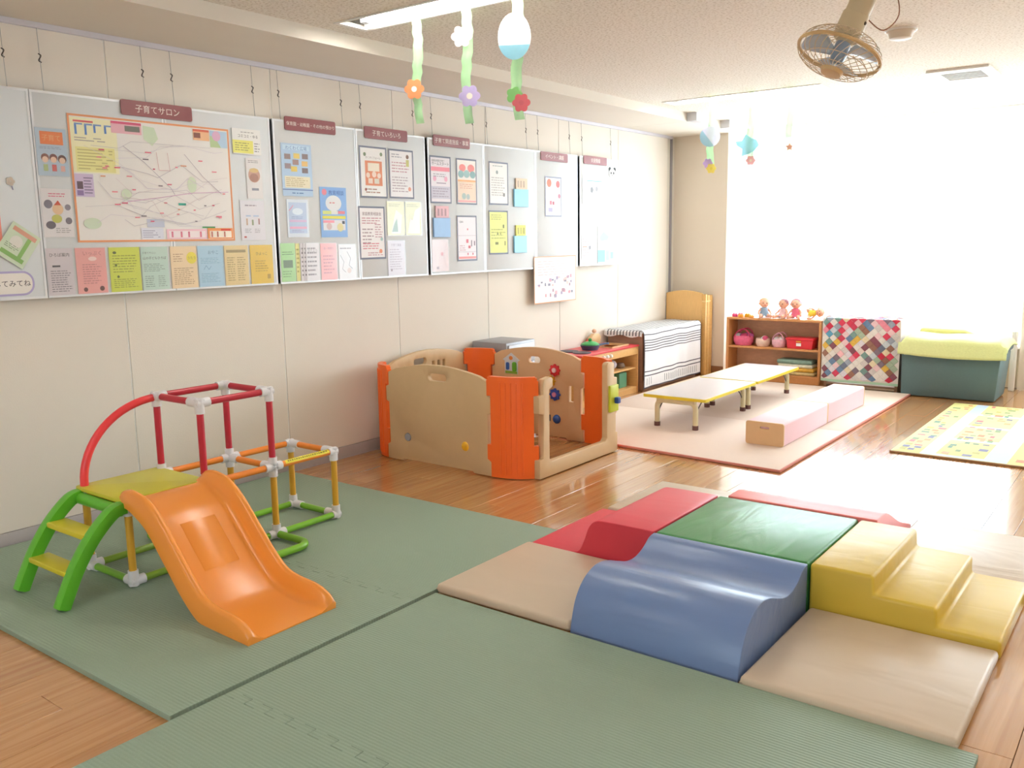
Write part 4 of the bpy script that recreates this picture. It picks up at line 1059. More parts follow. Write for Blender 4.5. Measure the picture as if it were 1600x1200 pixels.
# brown heading signs
def sign(r, s, label, wid=.8, bg_='#8e4a4c', tc='#f0e2da'):
    y0, y1, z0, z1 = r
    t = thing('heading_sign', label, 'sign', (PAPX, (y0+y1)/2, z0), group='brown heading signs')
    MB().prism(rrect(y0, z0, y1, z1, .012), 'x', PAPX, PAPX+.006, mat(bg_, .35)).build('plate', t, bevel=.001, seg=1)
    mb = MB(); vs_, fs_ = text_geo(s); sc = min(wid*(y1-y0)/max(1e-6, max(v[0] for v in vs_)-min(v[0] for v in vs_)), .62*(z1-z0)/max(1e-6, max(v[1] for v in vs_)-min(v[1] for v in vs_)))
    mb.add([(PAPX+.0066, (y0+y1)/2+a*sc, (z0+z1)/2+b*sc) for a, b in vs_], fs_, mat(tc, .5)); mb.build('lettering', t, fixn=False)
sign((2.660, 3.085, 2.186, 2.266), '子育てサロン', 'brown sign with white lettering above the big map', .62)
sign((3.738, 4.158, 2.200, 2.284), '保育園・幼稚園・その他の預かり', 'brown sign with the longest line of small white lettering', .94)
sign((4.419, 4.842, 2.204, 2.284), '子育ていろいろ', 'brown sign above the two framed sheets side by side', .66)
sign((5.120, 5.547, 2.205, 2.286), '子育て関連施設・事業', 'brown sign above the pink home visit notice', .92)
sign((6.516, 6.940, 2.182, 2.258), 'イベント・講座', 'brown sign above the single framed sheet near the window', .68)
sign((7.210, 7.625, 2.192, 2.268), '支援情報', 'brown sign on the board nearest the window', .40)

# the big map
mp_items = [('r', 0, 0, 1, .016, '#e59a6a'), ('r', 0, .984, 1, 1, '#e59a6a'), ('r', 0, 0, .011, 1, '#e59a6a'), ('r', .989, 0, 1, 1, '#e59a6a'),
  ('r', .012, .55, .27, .975, '#f1ecc4'), ('r', .03, .56, .25, .75, '#eae49c'), ('l', .04, .57, .24, .74, 7, '#c8bf80'), ('l', .03, .79, .24, .83, 2, '#b0a8a0'),
  ('r', .03, .94, .14, .955, '#d86a6a')]
for u in (.035, .09, .14, .20): mp_items += [('r', u, .845+.02*(u > .1), u+.012, .93, '#5f86c4'), ('r', u, .92, u+.045, .932, '#7f9ac8')]
mp_items += [('r', .24, .88, .42, .975, '#e9b4be'), ('r', .24, .955, .42, .975, '#d85a7c'), ('r', .32, .90, .41, .945, '#7c7a70'), ('g', [(.43, .96), (.50, .95), (.52, .86), (.48, .80), (.43, .85)], '#cddcc0'),
  ('r', .75, .88, .86, .975, '#e8b48a'), ('r', .75, .955, .86, .975, '#d86a50'), ('r', .755, .90, .80, .945, '#8a5648'), ('r', .865, .83, .985, .975, '#b7cfe4'), ('g', [(.865, .83), (.94, .83), (.90, .92), (.865, .93)], '#b9cf9e'), ('c', .91, .93, .03, '#dcb0cc'),
  ('r', .012, .36, .115, .54, '#cdbcd8'), ('r', .022, .42, .055, .48, '#6a5560'), ('r', .02, .37, .055, .41, '#8f78a8'), ('l', .06, .38, .11, .52, 6, '#8a7a98'),
  ('r', .41, .12, .52, .19, '#c6cadc'), ('r', .37, .02, .51, .115, '#dfe0ec'), ('l', .38, .03, .5, .10, 4, '#a8a8c0'),
  ('r', .53, .02, .80, .105, '#eec0cc'), ('r', .545, .03, .79, .09, '#f6e8ea'), ('r', .805, .02, .985, .115, '#ef9a5a'), ('r', .82, .03, .975, .09, '#f8ecdc'), ('r', .90, .092, .97, .108, '#d8402e'),
  ('c', .09, .15, .05, '#cfdcc4', .6), ('c', .72, .49, .03, '#d3e0c6', 1.6), ('c', .30, .39, .03, '#d6e2c8'), ('r', .62, .31, .67, .33, '#3c9c88'), ('r', .77, .115, .86, .13, '#4f9a58')]
for u in (.56, .62, .67, .75): mp_items.append(('r', u, .035, u+.012, .085, '#d87a90'))
for u in (.83, .87, .92): mp_items.append(('r', u, .035, u+.010, .085, '#c07060'))
for k in range(16):
    a = (random.uniform(.03, .3), random.uniform(.15, .8)); pts = [a]
    for q in range(5): pts.append((min(.97, pts[-1][0]+random.uniform(.05, .2)), min(.82, max(.13, pts[-1][1]+random.uniform(-.14, .14)))))
    mp_items.append(('p', pts, random.choice([.0015, .002, .003]), random.choice(['#d2ccd0', '#d8d0da', '#c8c2c8', '#dccfcf'])))
mp_items += [('p', [(.30, .78), (.42, .66), (.58, .45), (.60, .40)], .003, '#b8b0ba'), ('p', [(.3, .33), (.5, .37), (.72, .42), (.97, .44)], .003, '#d8a8cc'), ('p', [(.68, .75), (.80, .56), (.92, .42)], .003, '#b8acb4'), ('p', [(.5, .75), (.51, .6), (.58, .6), (.57, .75)], .002, '#c88890')]
for k in range(34):
    u, v = random.uniform(.14, .95), random.uniform(.14, .78); mp_items.append(('r', u, v, u+random.uniform(.012, .04), v+.010, random.choice(['#e0758a', '#e8909a', '#d8607c', '#8a8088', '#e2a07c'])))
sheetpaper('wall_map', 'large town map poster with orange border across two boards', (2.366, 3.322, 1.520, 2.165), '#eae6e2', mp_items, 'map')

ln = lambda *a: ('l',)+a
sheetpaper('flyer', 'blue flyer with orange heading and three drawn children', (2.200, 2.354, 1.850, 2.082), '#b9cbdc', [('r', .14, .66, .88, .93, '#ea8246'), ('t', .5, .80, .6, '子育て', '#f4b888'), ('c', .25, .38, .13, '#8a5a50'), ('c', .25, .34, .10, '#ecccb8'), ('c', .52, .38, .13, '#7a4a44'), ('c', .52, .34, .10, '#ecccb8'), ('c', .80, .36, .14, '#6a4640'), ('c', .80, .33, .10, '#ecccb8'), ('r', .18, .10, .32, .24, '#b0c088'), ('r', .45, .10, .6, .24, '#d86a6a'), ('r', .73, .10, .87, .22, '#d8a8a0'), ln(.1, .56, .9, .62, 2, '#8a98b0')], 'flyer', film=True)
sheetpaper('flyer', 'white flyer with a circle of round photos and a drawn boy', (2.198, 2.352, 1.548, 1.788), '#e8e4e6', [ln(.25, .82, .8, .92, 2, '#d86a8c'), ('c', .22, .68, .14, '#7c7484'), ('c', .85, .62, .10, '#8a8490'), ('c', .25, .25, .16, '#6e6874', .8), ('c', .85, .34, .11, '#76707e'), ('c', .52, .58, .18, '#e8c49c'), ('g', [(.4, .66), (.64, .66), (.54, .76)], '#c84a2e'), ('c', .46, .38, .17, '#c8c860', .8), ln(.4, .08, .9, .2, 3, '#a8a4a8')], 'flyer', film=True)
sheetpaper('flyer', 'white flyer with bold title and yellow note, right of the map top', (3.345, 3.548, 2.030, 2.178), '#ecebe8', [('t', .55, .72, .7, 'コミコミ・ゆる', '#4a464e'), ln(.3, .84, .8, .90, 1, '#8a8488'), ('r', .0, .04, .72, .55, '#e9e57e'), ln(.08, .12, .62, .48, 4, '#a8a468'), ln(.76, .1, .95, .5, 4, '#9a969a')], 'flyer', x=PAPX+.003)
sheetpaper('flyer', 'white flyer with a round brown picture, beside the right edge of the map', (3.432, 3.545, 1.772, 2.010), '#e6e2e2', [('c', .5, .58, .38, '#c79a86'), ('c', .5, .70, .30, '#d8b878', .4), ('c', .48, .52, .28, '#a87868', .8), ('r', .3, .20, .75, .26, '#8a8a98'), ln(.15, .88, .85, .96, 2, '#8a8488')], 'flyer', film=True)
sheetpaper('flyer', 'white flyer with small drawn figures below the round picture flyer', (3.372, 3.548, 1.522, 1.758), '#e4e2ea', [ln(.2, .84, .8, .92, 1, '#a098a8'), ('r', .22, .60, .42, .63, '#a8c0e0'), ('r', .52, .60, .75, .63, '#a8c0e0'), ('r', .22, .38, .28, .55, '#c8a890'), ('r', .45, .38, .52, .52, '#8a9a78'), ('r', .72, .40, .78, .55, '#a87878'), ln(.15, .18, .45, .3, 3, '#a8a4b0'), ln(.55, .18, .85, .3, 3, '#a8a4b0'), ('r', .1, .06, .2, .10, '#c85a5a')], 'flyer', film=True)
row = [((2.196, 2.330), '#d9d0d6', 'grey white leaflet, first from the left in the bottom row of pockets', [('t', .5, .86, .75, 'ひろば案内', '#4a464e'), ('r', .2, .60, .5, .64, '#5a565e'), ln(.12, .06, .9, .54, 10, '#8a848e')]),
 ((2.345, 2.506), '#eeaaa6', 'pink leaflet, second from the left in the bottom row of pockets', [('t', .55, .88, .6, 'いっぷく', '#c07a78'), ('c', .55, .76, .14, '#f6d8d2', .5), ln(.2, .2, .85, .66, 9, '#c88a88'), ('c', .25, .09, .07, '#6a4a48'), ('c', .80, .10, .08, '#6a4a48')]),
 ((2.525, 2.700), '#d3dd52', 'lime green leaflet with small paw marks in the bottom row of pockets', [('c', .18, .88, .06, '#5a6a20', .7), ('c', .2, .60, .04, '#5a6a20'), ('c', .25, .34, .04, '#5a6a20'), ln(.1, .42, .9, .84, 7, '#a0aa3c'), ln(.1, .08, .9, .3, 5, '#98a23a')]),
 ((2.707, 2.869), '#c3dcd0', 'pale mint leaflet in the bottom row of pockets', [('t', .5, .74, .86, '山の子どもひろば', '#3e4a4a'), ('t', .3, .86, .5, '子育てサロン', '#6a7a78'), ln(.08, .42, .9, .62, 5, '#8aa49a'), ln(.1, .06, .5, .34, 6, '#8aa49a'), ln(.58, .06, .9, .34, 6, '#98b0a6')]),
 ((2.885, 3.052), '#f0d6ae', 'peach leaflet with a round yellow sticker in the bottom row of pockets', [('c', .80, .72, .20, '#e8d83c'), ('t', .80, .72, .3, 'うたう', '#8a7a20'), ln(.1, .62, .5, .84, 4, '#c09a78'), ln(.1, .08, .9, .5, 9, '#b89a78')]),
 ((3.060, 3.232), '#abcfe6', 'light blue leaflet in the bottom row of pockets', [('t', .6, .84, .4, 'おやこ', '#6a8ab0'), ('p', [(.2, .42), (.3, .52), (.4, .42), (.5, .5)], .002, '#5a80b0'), ln(.1, .10, .9, .34, 6, '#88b0cc'), ln(.1, .56, .9, .72, 4, '#8ab4d0')]),
 ((3.240, 3.408), '#e3cb92', 'tan leaflet left of the deep yellow one in the bottom row of pockets', [('r', .08, .82, .9, .89, '#a89468'), ln(.1, .1, .45, .72, 11, '#b09a68'), ln(.52, .1, .9, .72, 11, '#b09a68')]),
 ((3.424, 3.592), '#e4bf38', 'deep yellow leaflet with handwriting in the bottom row of pockets', [('t', .5, .78, .5, 'ひよっこ', '#6a5618'), ln(.2, .3, .8, .62, 5, '#b8962c'), ('r', .72, .12, .86, .24, '#b0902c')])]
for (a, b), c, lb_, it in row: sheetpaper('leaflet', lb_, (a, b, 1.256, 1.492), c, it, 'leaflet', film=True, group='leaflets in the bottom row of pockets')
# left edge board
sheetpaper('paper_banner', 'coral paper banner at the left edge of the photo', (1.60, 1.998, 1.475, 1.95), '#ee8f80', [], 'banner')
sheetpaper('flyer', 'green and white flyer pinned at a slant at the left edge', (1.990, 2.142, 1.42, 1.60), '#d3e0c6', [('r', .1, .8, .9, .92, '#d8a08a'), ('r', .1, .1, .9, .22, '#8cb86a'), ('r', .65, .22, .78, .8, '#8cb86a'), ('c', .4, .55, .2, '#e8e4dc'), ln(.12, .3, .6, .45, 3, '#8aa080')], 'flyer', rot=-.62, x=PAPX+.003)
cv = []
for k in range(40):
    a = 2*PI*k/40; cv.append((.5+.47*math.cos(a)*(1+.02*math.sin(7*a)), .5+.46*math.sin(a)*abs(math.sin(a))**-.35 if abs(math.sin(a)) > .02 else .5))
cl_ = thing('speech_cloud', 'white paper speech cloud with purple outline and handwriting', 'paper sign', (PAPX, 1.9, 1.265))
def cloudpoly(g): return rrect(1.62-g, 1.275-g, 2.118+g, 1.375+g, .045+g, 6)
MB().prism(cloudpoly(.01), 'x', PAPX, PAPX+.001, mat('#b9aed6', .6)).build('outline', cl_)
MB().prism(cloudpoly(0), 'x', PAPX+.0002, PAPX+.002, mat('#efe9e2', .6)).build('paper', cl_)
MB().prism([(1.62, 1.37), (1.98, 1.37), (1.92, 1.41), (1.84, 1.445), (1.74, 1.45), (1.64, 1.42)], 'x', PAPX, PAPX+.0012, mat('#b9aed6', .6)).build('cloud_top', cl_)
mb = MB(); vs_, fs_ = text_geo('してみてね'); sc = .165/(max(v[0] for v in vs_)-min(v[0] for v in vs_))
mb.add([(PAPX+.0025, 2.026+a*sc, 1.325+b*sc) for a, b in vs_], fs_, mat('#4a464c', .6)); mb.build('lettering', cl_, fixn=False)
fs_t = thing('flower_sticker', 'small faded flower sticker on the leftmost board', 'sticker', (PAPX, 2.06, 1.77))
mb = MB()
for k in range(5): mb.prism([(2.062+.012*math.cos(2*PI*k/5)+.010*math.cos(2*PI*q/10), 1.815+.012*math.sin(2*PI*k/5)+.010*math.sin(2*PI*q/10)) for q in range(10)], 'x', PAPX, PAPX+.001+.00005*k, mat('#cfc0b0', .6))
mb.build('petals', fs_t); MB().prism([(2.068, 1.775), (2.073, 1.775), (2.067, 1.806), (2.062, 1.806)], 'x', PAPX, PAPX+.0008, mat('#9a96b0', .6)).build('stem', fs_t)
# boards 4 and 5
sheetpaper('flyer', 'light blue flyer with a grid of small photos, top left of its board', (3.700, 3.943, 1.795, 2.120), '#b6cfea', [('r', .06, .88, .94, .97, '#c8e0f4'), ('t', .5, .92, .7, 'わくわく広場', '#5a80b8')]+[('r', u, v, u+.2, v+.1, c) for u, v, c in ((.1, .70, '#9a8888'), (.4, .72, '#e8d07a'), (.68, .72, '#8a7c80'), (.36, .60, '#a88c88'), (.66, .58, '#e8c480'), (.1, .52, '#9c8a90'), (.3, .47, '#e6cc70'), (.66, .45, '#86787c'))]+[('r', .08, .16, .92, .38, '#eee6cc'), ln(.12, .18, .88, .36, 5, '#c0b088'), ('r', 0, .115, 1, .135, '#6a80b4'), ln(.3, .03, .7, .09, 1, '#7090c0')], 'flyer')
sheetpaper('flyer', 'small blue and pink flyer below the photo grid flyer', (3.722, 3.894, 1.538, 1.775), '#d9e2f0', [('r', .08, .10, .92, .92, '#b9cbea'), ('c', .5, .68, .25, '#dce8f8', .5), ('r', .1, .4, .9, .46, '#d8b8e0'), ('r', .1, .22, .9, .28, '#e8a8c8'), ln(.2, .48, .8, .56, 2, '#90a0d0'), ln(.2, .12, .8, .2, 2, '#a090c0'), ('p', [(.1, .70), (.3, .84)], .006, '#e8a0c0')], 'flyer', film=True)
sheetpaper('flyer', 'bright blue education advice flyer with a white cloud', (3.998, 4.229, 1.535, 1.862), '#84b0e8', [('t', .62, .89, .58, '教育相談', '#3458b0'), ('c', .17, .90, .09, '#ea90a0'), ('c', .5, .68, .30, '#eef0f4', .75), ln(.35, .66, .65, .72, 1, '#d88a90'), ('r', .08, .46, .4, .53, '#d9e48c'), ('r', .66, .47, .92, .53, '#f0909c'), ('r', .4, .46, .65, .53, '#eef0ea'), ('r', .06, .37, .94, .43, '#eae458'), ('r', .08, .14, .92, .35, '#eeeef2'), ('r', .08, .29, .5, .34, '#f0a0b0'), ('c', .3, .22, .10, '#e0c8c8'), ('c', .72, .20, .12, '#e4dca8'), ('r', .80, .27, .9, .33, '#5a5a66')], 'flyer')
sheetpaper('leaflet', 'green leaflet with a photo, in the pocket right of the yellow leaflet', (3.655, 3.770, 1.258, 1.500), '#aadb98', [ln(.1, .68, .9, .8, 2, '#5a8a58'), ('r', .15, .36, .8, .56, '#708a70'), ln(.1, .1, .8, .3, 3, '#78a870')], 'leaflet', film=True, group='leaflets in the bottom row of pockets')
sheetpaper('leaflet', 'narrow yellow leaflet peeking out beside the green one', (3.774, 3.806, 1.258, 1.497), '#ded98a', [ln(.2, .2, .8, .9, 6, '#a8a058')], 'leaflet', group='leaflets in the bottom row of pockets')
for k in range(3):
    sheetpaper('leaflet', ('white leaflet at the back of the three overlapping ones', 'white leaflet in the middle of the three overlapping ones', 'white leaflet in front of the three overlapping ones')[k], (3.812+.022*k, 3.900+.033*k, 1.258, 1.498), '#e4dee2', [ln(.1, .1, .9, .92, 7, '#8a8088'), ('t', .5, .80, .7, 'おたより', '#7a7078')], 'leaflet', x=PAPX+.002*k, film=(k == 2), group='leaflets in the bottom row of pockets')
sheetpaper('leaflet', 'salmon pink leaflet right of the three white ones', (3.982, 4.122, 1.255, 1.496), '#f0a2a2', [('t', .5, .86, .6, '名一時預り', '#a86068'), ln(.15, .15, .85, .7, 6, '#c87880')], 'leaflet', film=True, group='leaflets in the bottom row of pockets')
sheetpaper('leaflet', 'white leaflet with grey sketches at the right end of its pocket row', (4.138, 4.290, 1.252, 1.486), '#e4e0e2', [ln(.1, .85, .8, .93, 1, '#8a8088'), ('p', [(.1, .7), (.3, .5), (.2, .3), (.4, .2)], .004, '#9a949a'), ('p', [(.5, .8), (.7, .6), (.6, .4), (.8, .3)], .004, '#8a8690'), ('c', .6, .25, .12, '#d8c0b8')], 'leaflet', film=True, group='leaflets in the bottom row of pockets')
FR = '#6f7488'
sheetpaper('framed_sheet', 'black framed sheet with an orange block of pictures', (4.362, 4.625, 1.803, 2.152), '#ece9e6', [('t', .5, .78, .55, 'すくすくフォーレ', '#6a5a5a'), ('c', .2, .84, .05, '#7a8a6a'), ('c', .8, .86, .05, '#7a8a6a'), ('r', .2, .24, .82, .72, '#de8a62'), ('r', .30, .52, .72, .68, '#f0e4d0'), ('c', .3, .44, .07, '#f0d8c8'), ('c', .52, .46, .08, '#f0d8c8'), ('c', .70, .44, .07, '#f0d8c8'), ('r', .3, .28, .46, .38, '#eed8c8'), ('r', .52, .28, .70, .38, '#e0d8c8'), ln(.2, .08, .8, .2, 2, '#b08a7a'), ('c', .2, .16, .04, '#a05a50')], 'framed sheet', frame=FR)
sheetpaper('framed_sheet', 'black framed sheet with a small drawn woman at its top right', (4.645, 4.898, 1.806, 2.150), '#ebe7e8', [ln(.12, .82, .55, .92, 2, '#9a98a4'), ln(.12, .52, .85, .76, 4, '#c89aa4'), ln(.12, .12, .8, .46, 6, '#b8a8b0'), ('c', .76, .86, .06, '#8a6858'), ('r', .70, .66, .82, .80, '#c8c47c'), ('c', .82, .2, .06, '#e8a088')], 'framed sheet', frame=FR)
sheetpaper('framed_sheet', 'black framed sheet with a column list, left of the yellow holders', (4.335, 4.587, 1.381, 1.745), '#ece4e2', [('t', .5, .86, .72, '家庭教育相談会', '#8a6a70'), ln(.12, .66, .88, .80, 3, '#c88a94'), ln(.12, .28, .55, .6, 5, '#b0989c'), ln(.6, .40, .9, .68, 6, '#c0949c'), ln(.12, .18, .88, .32, 3, '#d87a84'), ln(.3, .06, .9, .14, 2, '#c08a90'), ('c', .85, .38, .05, '#a8c0b8'), ('c', .8, .15, .06, '#e8906a')], 'framed sheet', frame=FR)
for k, (a, b) in enumerate(((4.612, 4.790), (4.800, 4.965))):
    t = sheetpaper('leaflet_holder', ('pale yellow leaflet holder with a green picture card', 'pale yellow leaflet holder with a torn white card')[k], (a, b, 1.545, 1.785), '#dcd8a0', [ln(.1, .84, .9, .94, 2, '#b0ac74'), ('g', [(.2, .05), (.75, .05), (.85, .6), (.5, .75), (.4, .55)] if k == 0 else [(.1, .05), (.9, .05), (.95, .85), (.6, .75), (.45, .45), (.3, .5)], '#eceae2')]+([('g', [(.25, .1), (.6, .1), (.55, .5), (.4, .35)], '#9db8a8')] if k == 0 else []), 'leaflet holder', film=True, group='yellow leaflet holders')
sheetpaper('leaflet', 'mauve grey leaflet below the yellow holders', (4.604, 4.778, 1.260, 1.506), '#cdbfc6', [('t', .5, .88, .6, '子育て講座', '#8a7080'), ln(.12, .15, .88, .78, 9, '#a8929c'), ('r', .15, .12, .25, .18, '#8a6a70')], 'leaflet', film=True)
# boards 6 and 7
sheetpaper('framed_sheet', 'framed white and pink home visit notice', (5.075, 5.316, 1.782, 2.132), '#e6dce2', [('t', .5, .84, .8, 'ホームスタート', '#4a4248'), ('t', .4, .90, .6, '家庭訪問型子育て', '#5a5258'), ('r', .06, .68, .94, .77, '#ee8c9c'), ('c', .22, .52, .08, '#e8a8c0'), ('c', .75, .52, .08, '#e8a8c0'), ln(.15, .55, .85, .64, 2, '#a8a0a8'), ('r', .3, .42, .75, .44, '#a090a0'), ('r', .06, .1, .94, .36, '#c9c4d2'), ln(.12, .12, .88, .34, 4, '#a89cae')], 'framed sheet', frame=FR)
sheetpaper('framed_sheet', 'framed notice with red bubbles over teal bubbles', (5.380, 5.628, 1.780, 2.130), '#eee4dc', [('c', .30, .80, .16, '#ef8a84', .7), ('c', .72, .80, .17, '#ef8a84', .7), ('c', .22, .66, .14, '#8fb4b4', .8), ('c', .5, .67, .15, '#9cbcba', .8), ('c', .80, .66, .14, '#8fb4b4', .8), ('r', .06, .10, .94, .54, '#f2d8c0'), ('r', .06, .50, .94, .54, '#f0b070'), ln(.15, .34, .85, .46, 3, '#d89a80'), ('c', .35, .18, .10, '#a8bab4'), ('c', .55, .17, .09, '#b0bcb8'), ('r', .06, .05, .94, .09, '#e8a0a0')], 'framed sheet', frame=FR)
sheetpaper('framed_sheet', 'framed pink white notice divided by lines, below the bubble notice', (5.372, 5.616, 1.340, 1.694), '#ece0e4', [('t', .22, .86, .2, 'Q&A', '#6a6068'), ('r', .06, .56, .94, .565, '#8a8088'), ('r', .06, .20, .94, .205, '#8a8088'), ('r', .5, .68, .56, .72, '#d87a80'), ('r', .45, .40, .56, .48, '#d86a78'), ('r', .55, .28, .66, .34, '#d87078'), ('r', .7, .32, .74, .46, '#7a6a78'), ('r', .84, .34, .90, .44, '#8a7a88'), ('r', .06, .05, .94, .10, '#ee9a9a'), ln(.12, .22, .45, .36, 3, '#c8a0a8'), ('r', .5, .13, .55, .18, '#d86a78'), ('r', .75, .13, .8, .18, '#d86a78')], 'framed sheet', frame=FR)
def pocket(r, card, label, pc='#8fc4e8', split=.62, cols=()):
    y0, y1, z0, z1 = r; t = thing('card_pocket', label, 'card pocket', (PAPX, (y0+y1)/2, z0), group='blue card pockets')
    zs = z0+(z1-z0)*split
    MB().prism([(y0, z0), (y1, z0), (y1, zs), (y0, zs)], 'x', PAPX, PAPX+.014, mat(pc, .35, .05, 15)).build('pocket', t, bevel=.002, seg=1)
    m_ = MB(); m_.box((PAPX+.003, y0+.03, zs-.03), (PAPX+.010, y1-.012, z1), mat(card, .5))
    for k in range(3): m_.box((PAPX+.0102, y0+.05+k*.04, zs+.015), (PAPX+.0106, y0+.07+k*.04, z1-.02), mat(dk(card, .78), .5))
    m_.build('cards', t)
pocket((5.092, 5.283, 1.528, 1.762), '#e8b8c0', 'light blue card pocket holding pink cards', '#90b8e4')
sheetpaper('paper_bag', 'small pinkish paper packet at the bottom left of its board', (5.076, 5.265, 1.268, 1.510), '#dfc6c4', [('p', [(.1, .95), (.35, .55), (.3, .1)], .004, '#f0e4e0'), ('p', [(.9, .9), (.7, .5), (.85, .1)], .004, '#c8a8a8'), ('c', .6, .55, .08, '#d89098'), ('r', .25, .08, .4, .16, '#a88a90')], 'packet', film=True)
sheetpaper('framed_sheet', 'framed plain white sheet above the framed lime sheet', (5.785, 6.042, 1.786, 2.130), '#e8e2dc', [ln(.2, .88, .8, .93, 1, '#98a0a0'), ('c', .42, .76, .06, '#9aa09c'), ln(.12, .2, .88, .66, 8, '#b8b2ae'), ('r', .72, .2, .82, .28, '#8a8480')], 'framed sheet', frame=FR)
sheetpaper('framed_sheet', 'framed lime green sheet', (5.773, 6.031, 1.384, 1.740), '#dadb5a', [ln(.12, .78, .8, .92, 3, '#a8aa48'), ('r', .72, .60, .80, .68, '#7a8038'), ('c', .45, .47, .04, '#8a9040'), ('c', .6, .47, .03, '#8a9040'), ('r', .32, .22, .48, .28, '#8a8c38'), ('r', .80, .2, .86, .3, '#8a8c38'), ln(.12, .34, .9, .6, 4, '#b8ba50')], 'framed sheet', frame=FR)
pocket((6.112, 6.315, 1.776, 2.012), '#eacdb0', 'light blue card pocket holding peach cards', '#8fd0ec')
pocket((6.104, 6.282, 1.390, 1.622), '#e4e060', 'light blue card pocket holding a yellow card', '#8fd0ec')
sheetpaper('framed_sheet', 'framed sheet with red and orange drawings near the window', (6.578, 6.838, 1.700, 2.048), '#f0e8e6', [('c', .25, .84, .14, '#d87a5c'), ('c', .78, .82, .12, '#d86a6a'), ('c', .86, .52, .08, '#b8788c'), ('r', .28, .30, .40, .40, '#d8788a'), ('r', .44, .30, .56, .38, '#b85a6a'), ('r', .2, .12, .45, .22, '#a8a0c0')], 'framed sheet', frame='#9096ac')
og = [('r', 0, 0, 1, .02, '#f0a878'), ('r', 0, .98, 1, 1, '#f0a878'), ('r', 0, 0, .014, 1, '#f0a878'), ('r', .986, 0, 1, 1, '#f0a878'), ln(.08, .58, .92, .92, 6, '#e8c0bc')]
for k in range(34): u, v = random.uniform(.06, .88), random.uniform(.1, .52); og.append(('r', u, v, u+random.uniform(.03, .06), v+random.uniform(.03, .08), random.choice(['#b08a98', '#d89aa4', '#8a8494', '#e8b8b0', '#a898b0'])))
sheetpaper('calendar_poster', 'white poster with orange edge hanging below the notice boards', (6.395, 7.065, .935, 1.350), '#f2e8e0', og, 'poster', x=PAPX+.004)
# board 9
sheetpaper('flyer', 'white flyer with a thin cyan line under the last heading sign', (7.190, 7.585, 1.825, 2.088), '#f0f2f2', [('r', .2, .80, .9, .83, '#6ac8e0'), ('t', .5, .90, .5, 'ＬＩＮＥ登録', '#7a7a80'), ('c', .42, .5, .07, '#8a8a90'), ('c', .64, .54, .06, '#9a9aa0'), ('p', [(.4, .3), (.5, .22), (.62, .3)], .006, '#9a9aa0')], 'flyer')
sheetpaper('flyer', 'white and cyan flyer low on the board nearest the window', (7.465, 7.765, 1.258, 1.62), '#eef6f8', [('g', [(.1, .7), (.35, .85), (.7, .72), (.6, .62), (.2, .6)], '#a8e0ec'), ('r', .0, .04, .45, .36, '#8adcec'), ('r', .5, .08, .72, .34, '#a8e4f0'), ('r', .78, .12, .98, .30, '#98dcec')], 'flyer')
sheetpaper('flyer', 'small white list with red lines, lower left on the last board', (7.175, 7.356, 1.308, 1.535), '#f0eeee', [ln(.1, .1, .9, .9, 7, '#c8a8a8'), ('r', .1, .5, .5, .54, '#d89a80'), ('r', .7, .4, .9, .55, '#8a8a90')], 'flyer')
pd = thing('panda_sticker', 'white panda face sticker with black ears beside the last heading sign', 'sticker', (PAPX, 7.735, 2.08))
MB().prism([(7.735+.062*math.cos(2*PI*k/24), 2.125+.048*math.sin(2*PI*k/24)) for k in range(24)], 'x', PAPX+.0008, PAPX+.0024, mat('#f4f2f0', .6)).build('face', pd)
bk = mat('#3c3a3e', .6)
for s in (-1, 1):
    MB().prism([(7.735+s*.046+.020*math.cos(2*PI*k/14), 2.166+.020*math.sin(2*PI*k/14)) for k in range(14)], 'x', PAPX, PAPX+.0016, bk).build('ear', pd)
    MB().prism([(7.735+s*.024+.011*math.cos(2*PI*k/12), 2.13+.013*math.sin(2*PI*k/12)) for k in range(12)], 'x', PAPX+.0025, PAPX+.0032, bk).build('eye', pd)
MB().prism(circ(7.735, 2.108, .007, 8), 'x', PAPX+.0025, PAPX+.0032, bk).build('nose', pd)

# ================================================================== CEILING THINGS
# wall-type fan hung from the ceiling
FC = Vector((3.301, 4.231, 2.3))
ax = Vector((-.2548, -.3415, -.9047)).normalized()      # the fan blows down and slightly towards the slide
right, upv, vd = Vector((.7992, .6008, -.0149)), Vector((-.0843, .1367, .9870)), Vector((-.2949, .9389, .1775))
fan = thing('ceiling_fan', 'beige wire-caged fan hanging from the ceiling', 'fan', (FC.x, FC.y, FC.z))
e1 = ax.orthogonal().normalized(); e2 = ax.cross(e1)
FB = mat('#d8b683', .4); FBD = mat('#d0bf9c', .45); FW = mat('#d9c2a0', .4); FBL = mat('#c3cfdf', .3)
RF = .185
def fp_(r, a, h): return FC+e1*(r*math.cos(a))+e2*(r*math.sin(a))+ax*h
MB().tube([fp_(RF, 2*PI*k/48, 0) for k in range(48)], .0085, FB, 8, closed=True).build('guard_ring', fan)
for nm, sgn, dep in (('front_cage', 1, .075), ('rear_cage', -1, .085)):
    cg = MB()
    for k in range(30):
        pts = []
        for q in range(7):
            tq = q/6; r = RF*math.cos(tq*PI/2*.86)+.004; tw = .5*tq*sgn
            pts.append(fp_(r, 2*PI*k/30+tw, sgn*dep*math.sin(tq*PI/2)))
        cg.tube(pts, .0016, FW, 5, caps=False)
    for rr in (.5, .8): cg.tube([fp_(RF*math.cos(rr*PI/2*.86)+.004, 2*PI*k/40, sgn*dep*math.sin(rr*PI/2)) for k in range(40)], .0018, FW, 5, closed=True)
    tag(cg.build(nm, fan), kind='stuff')
bl = []
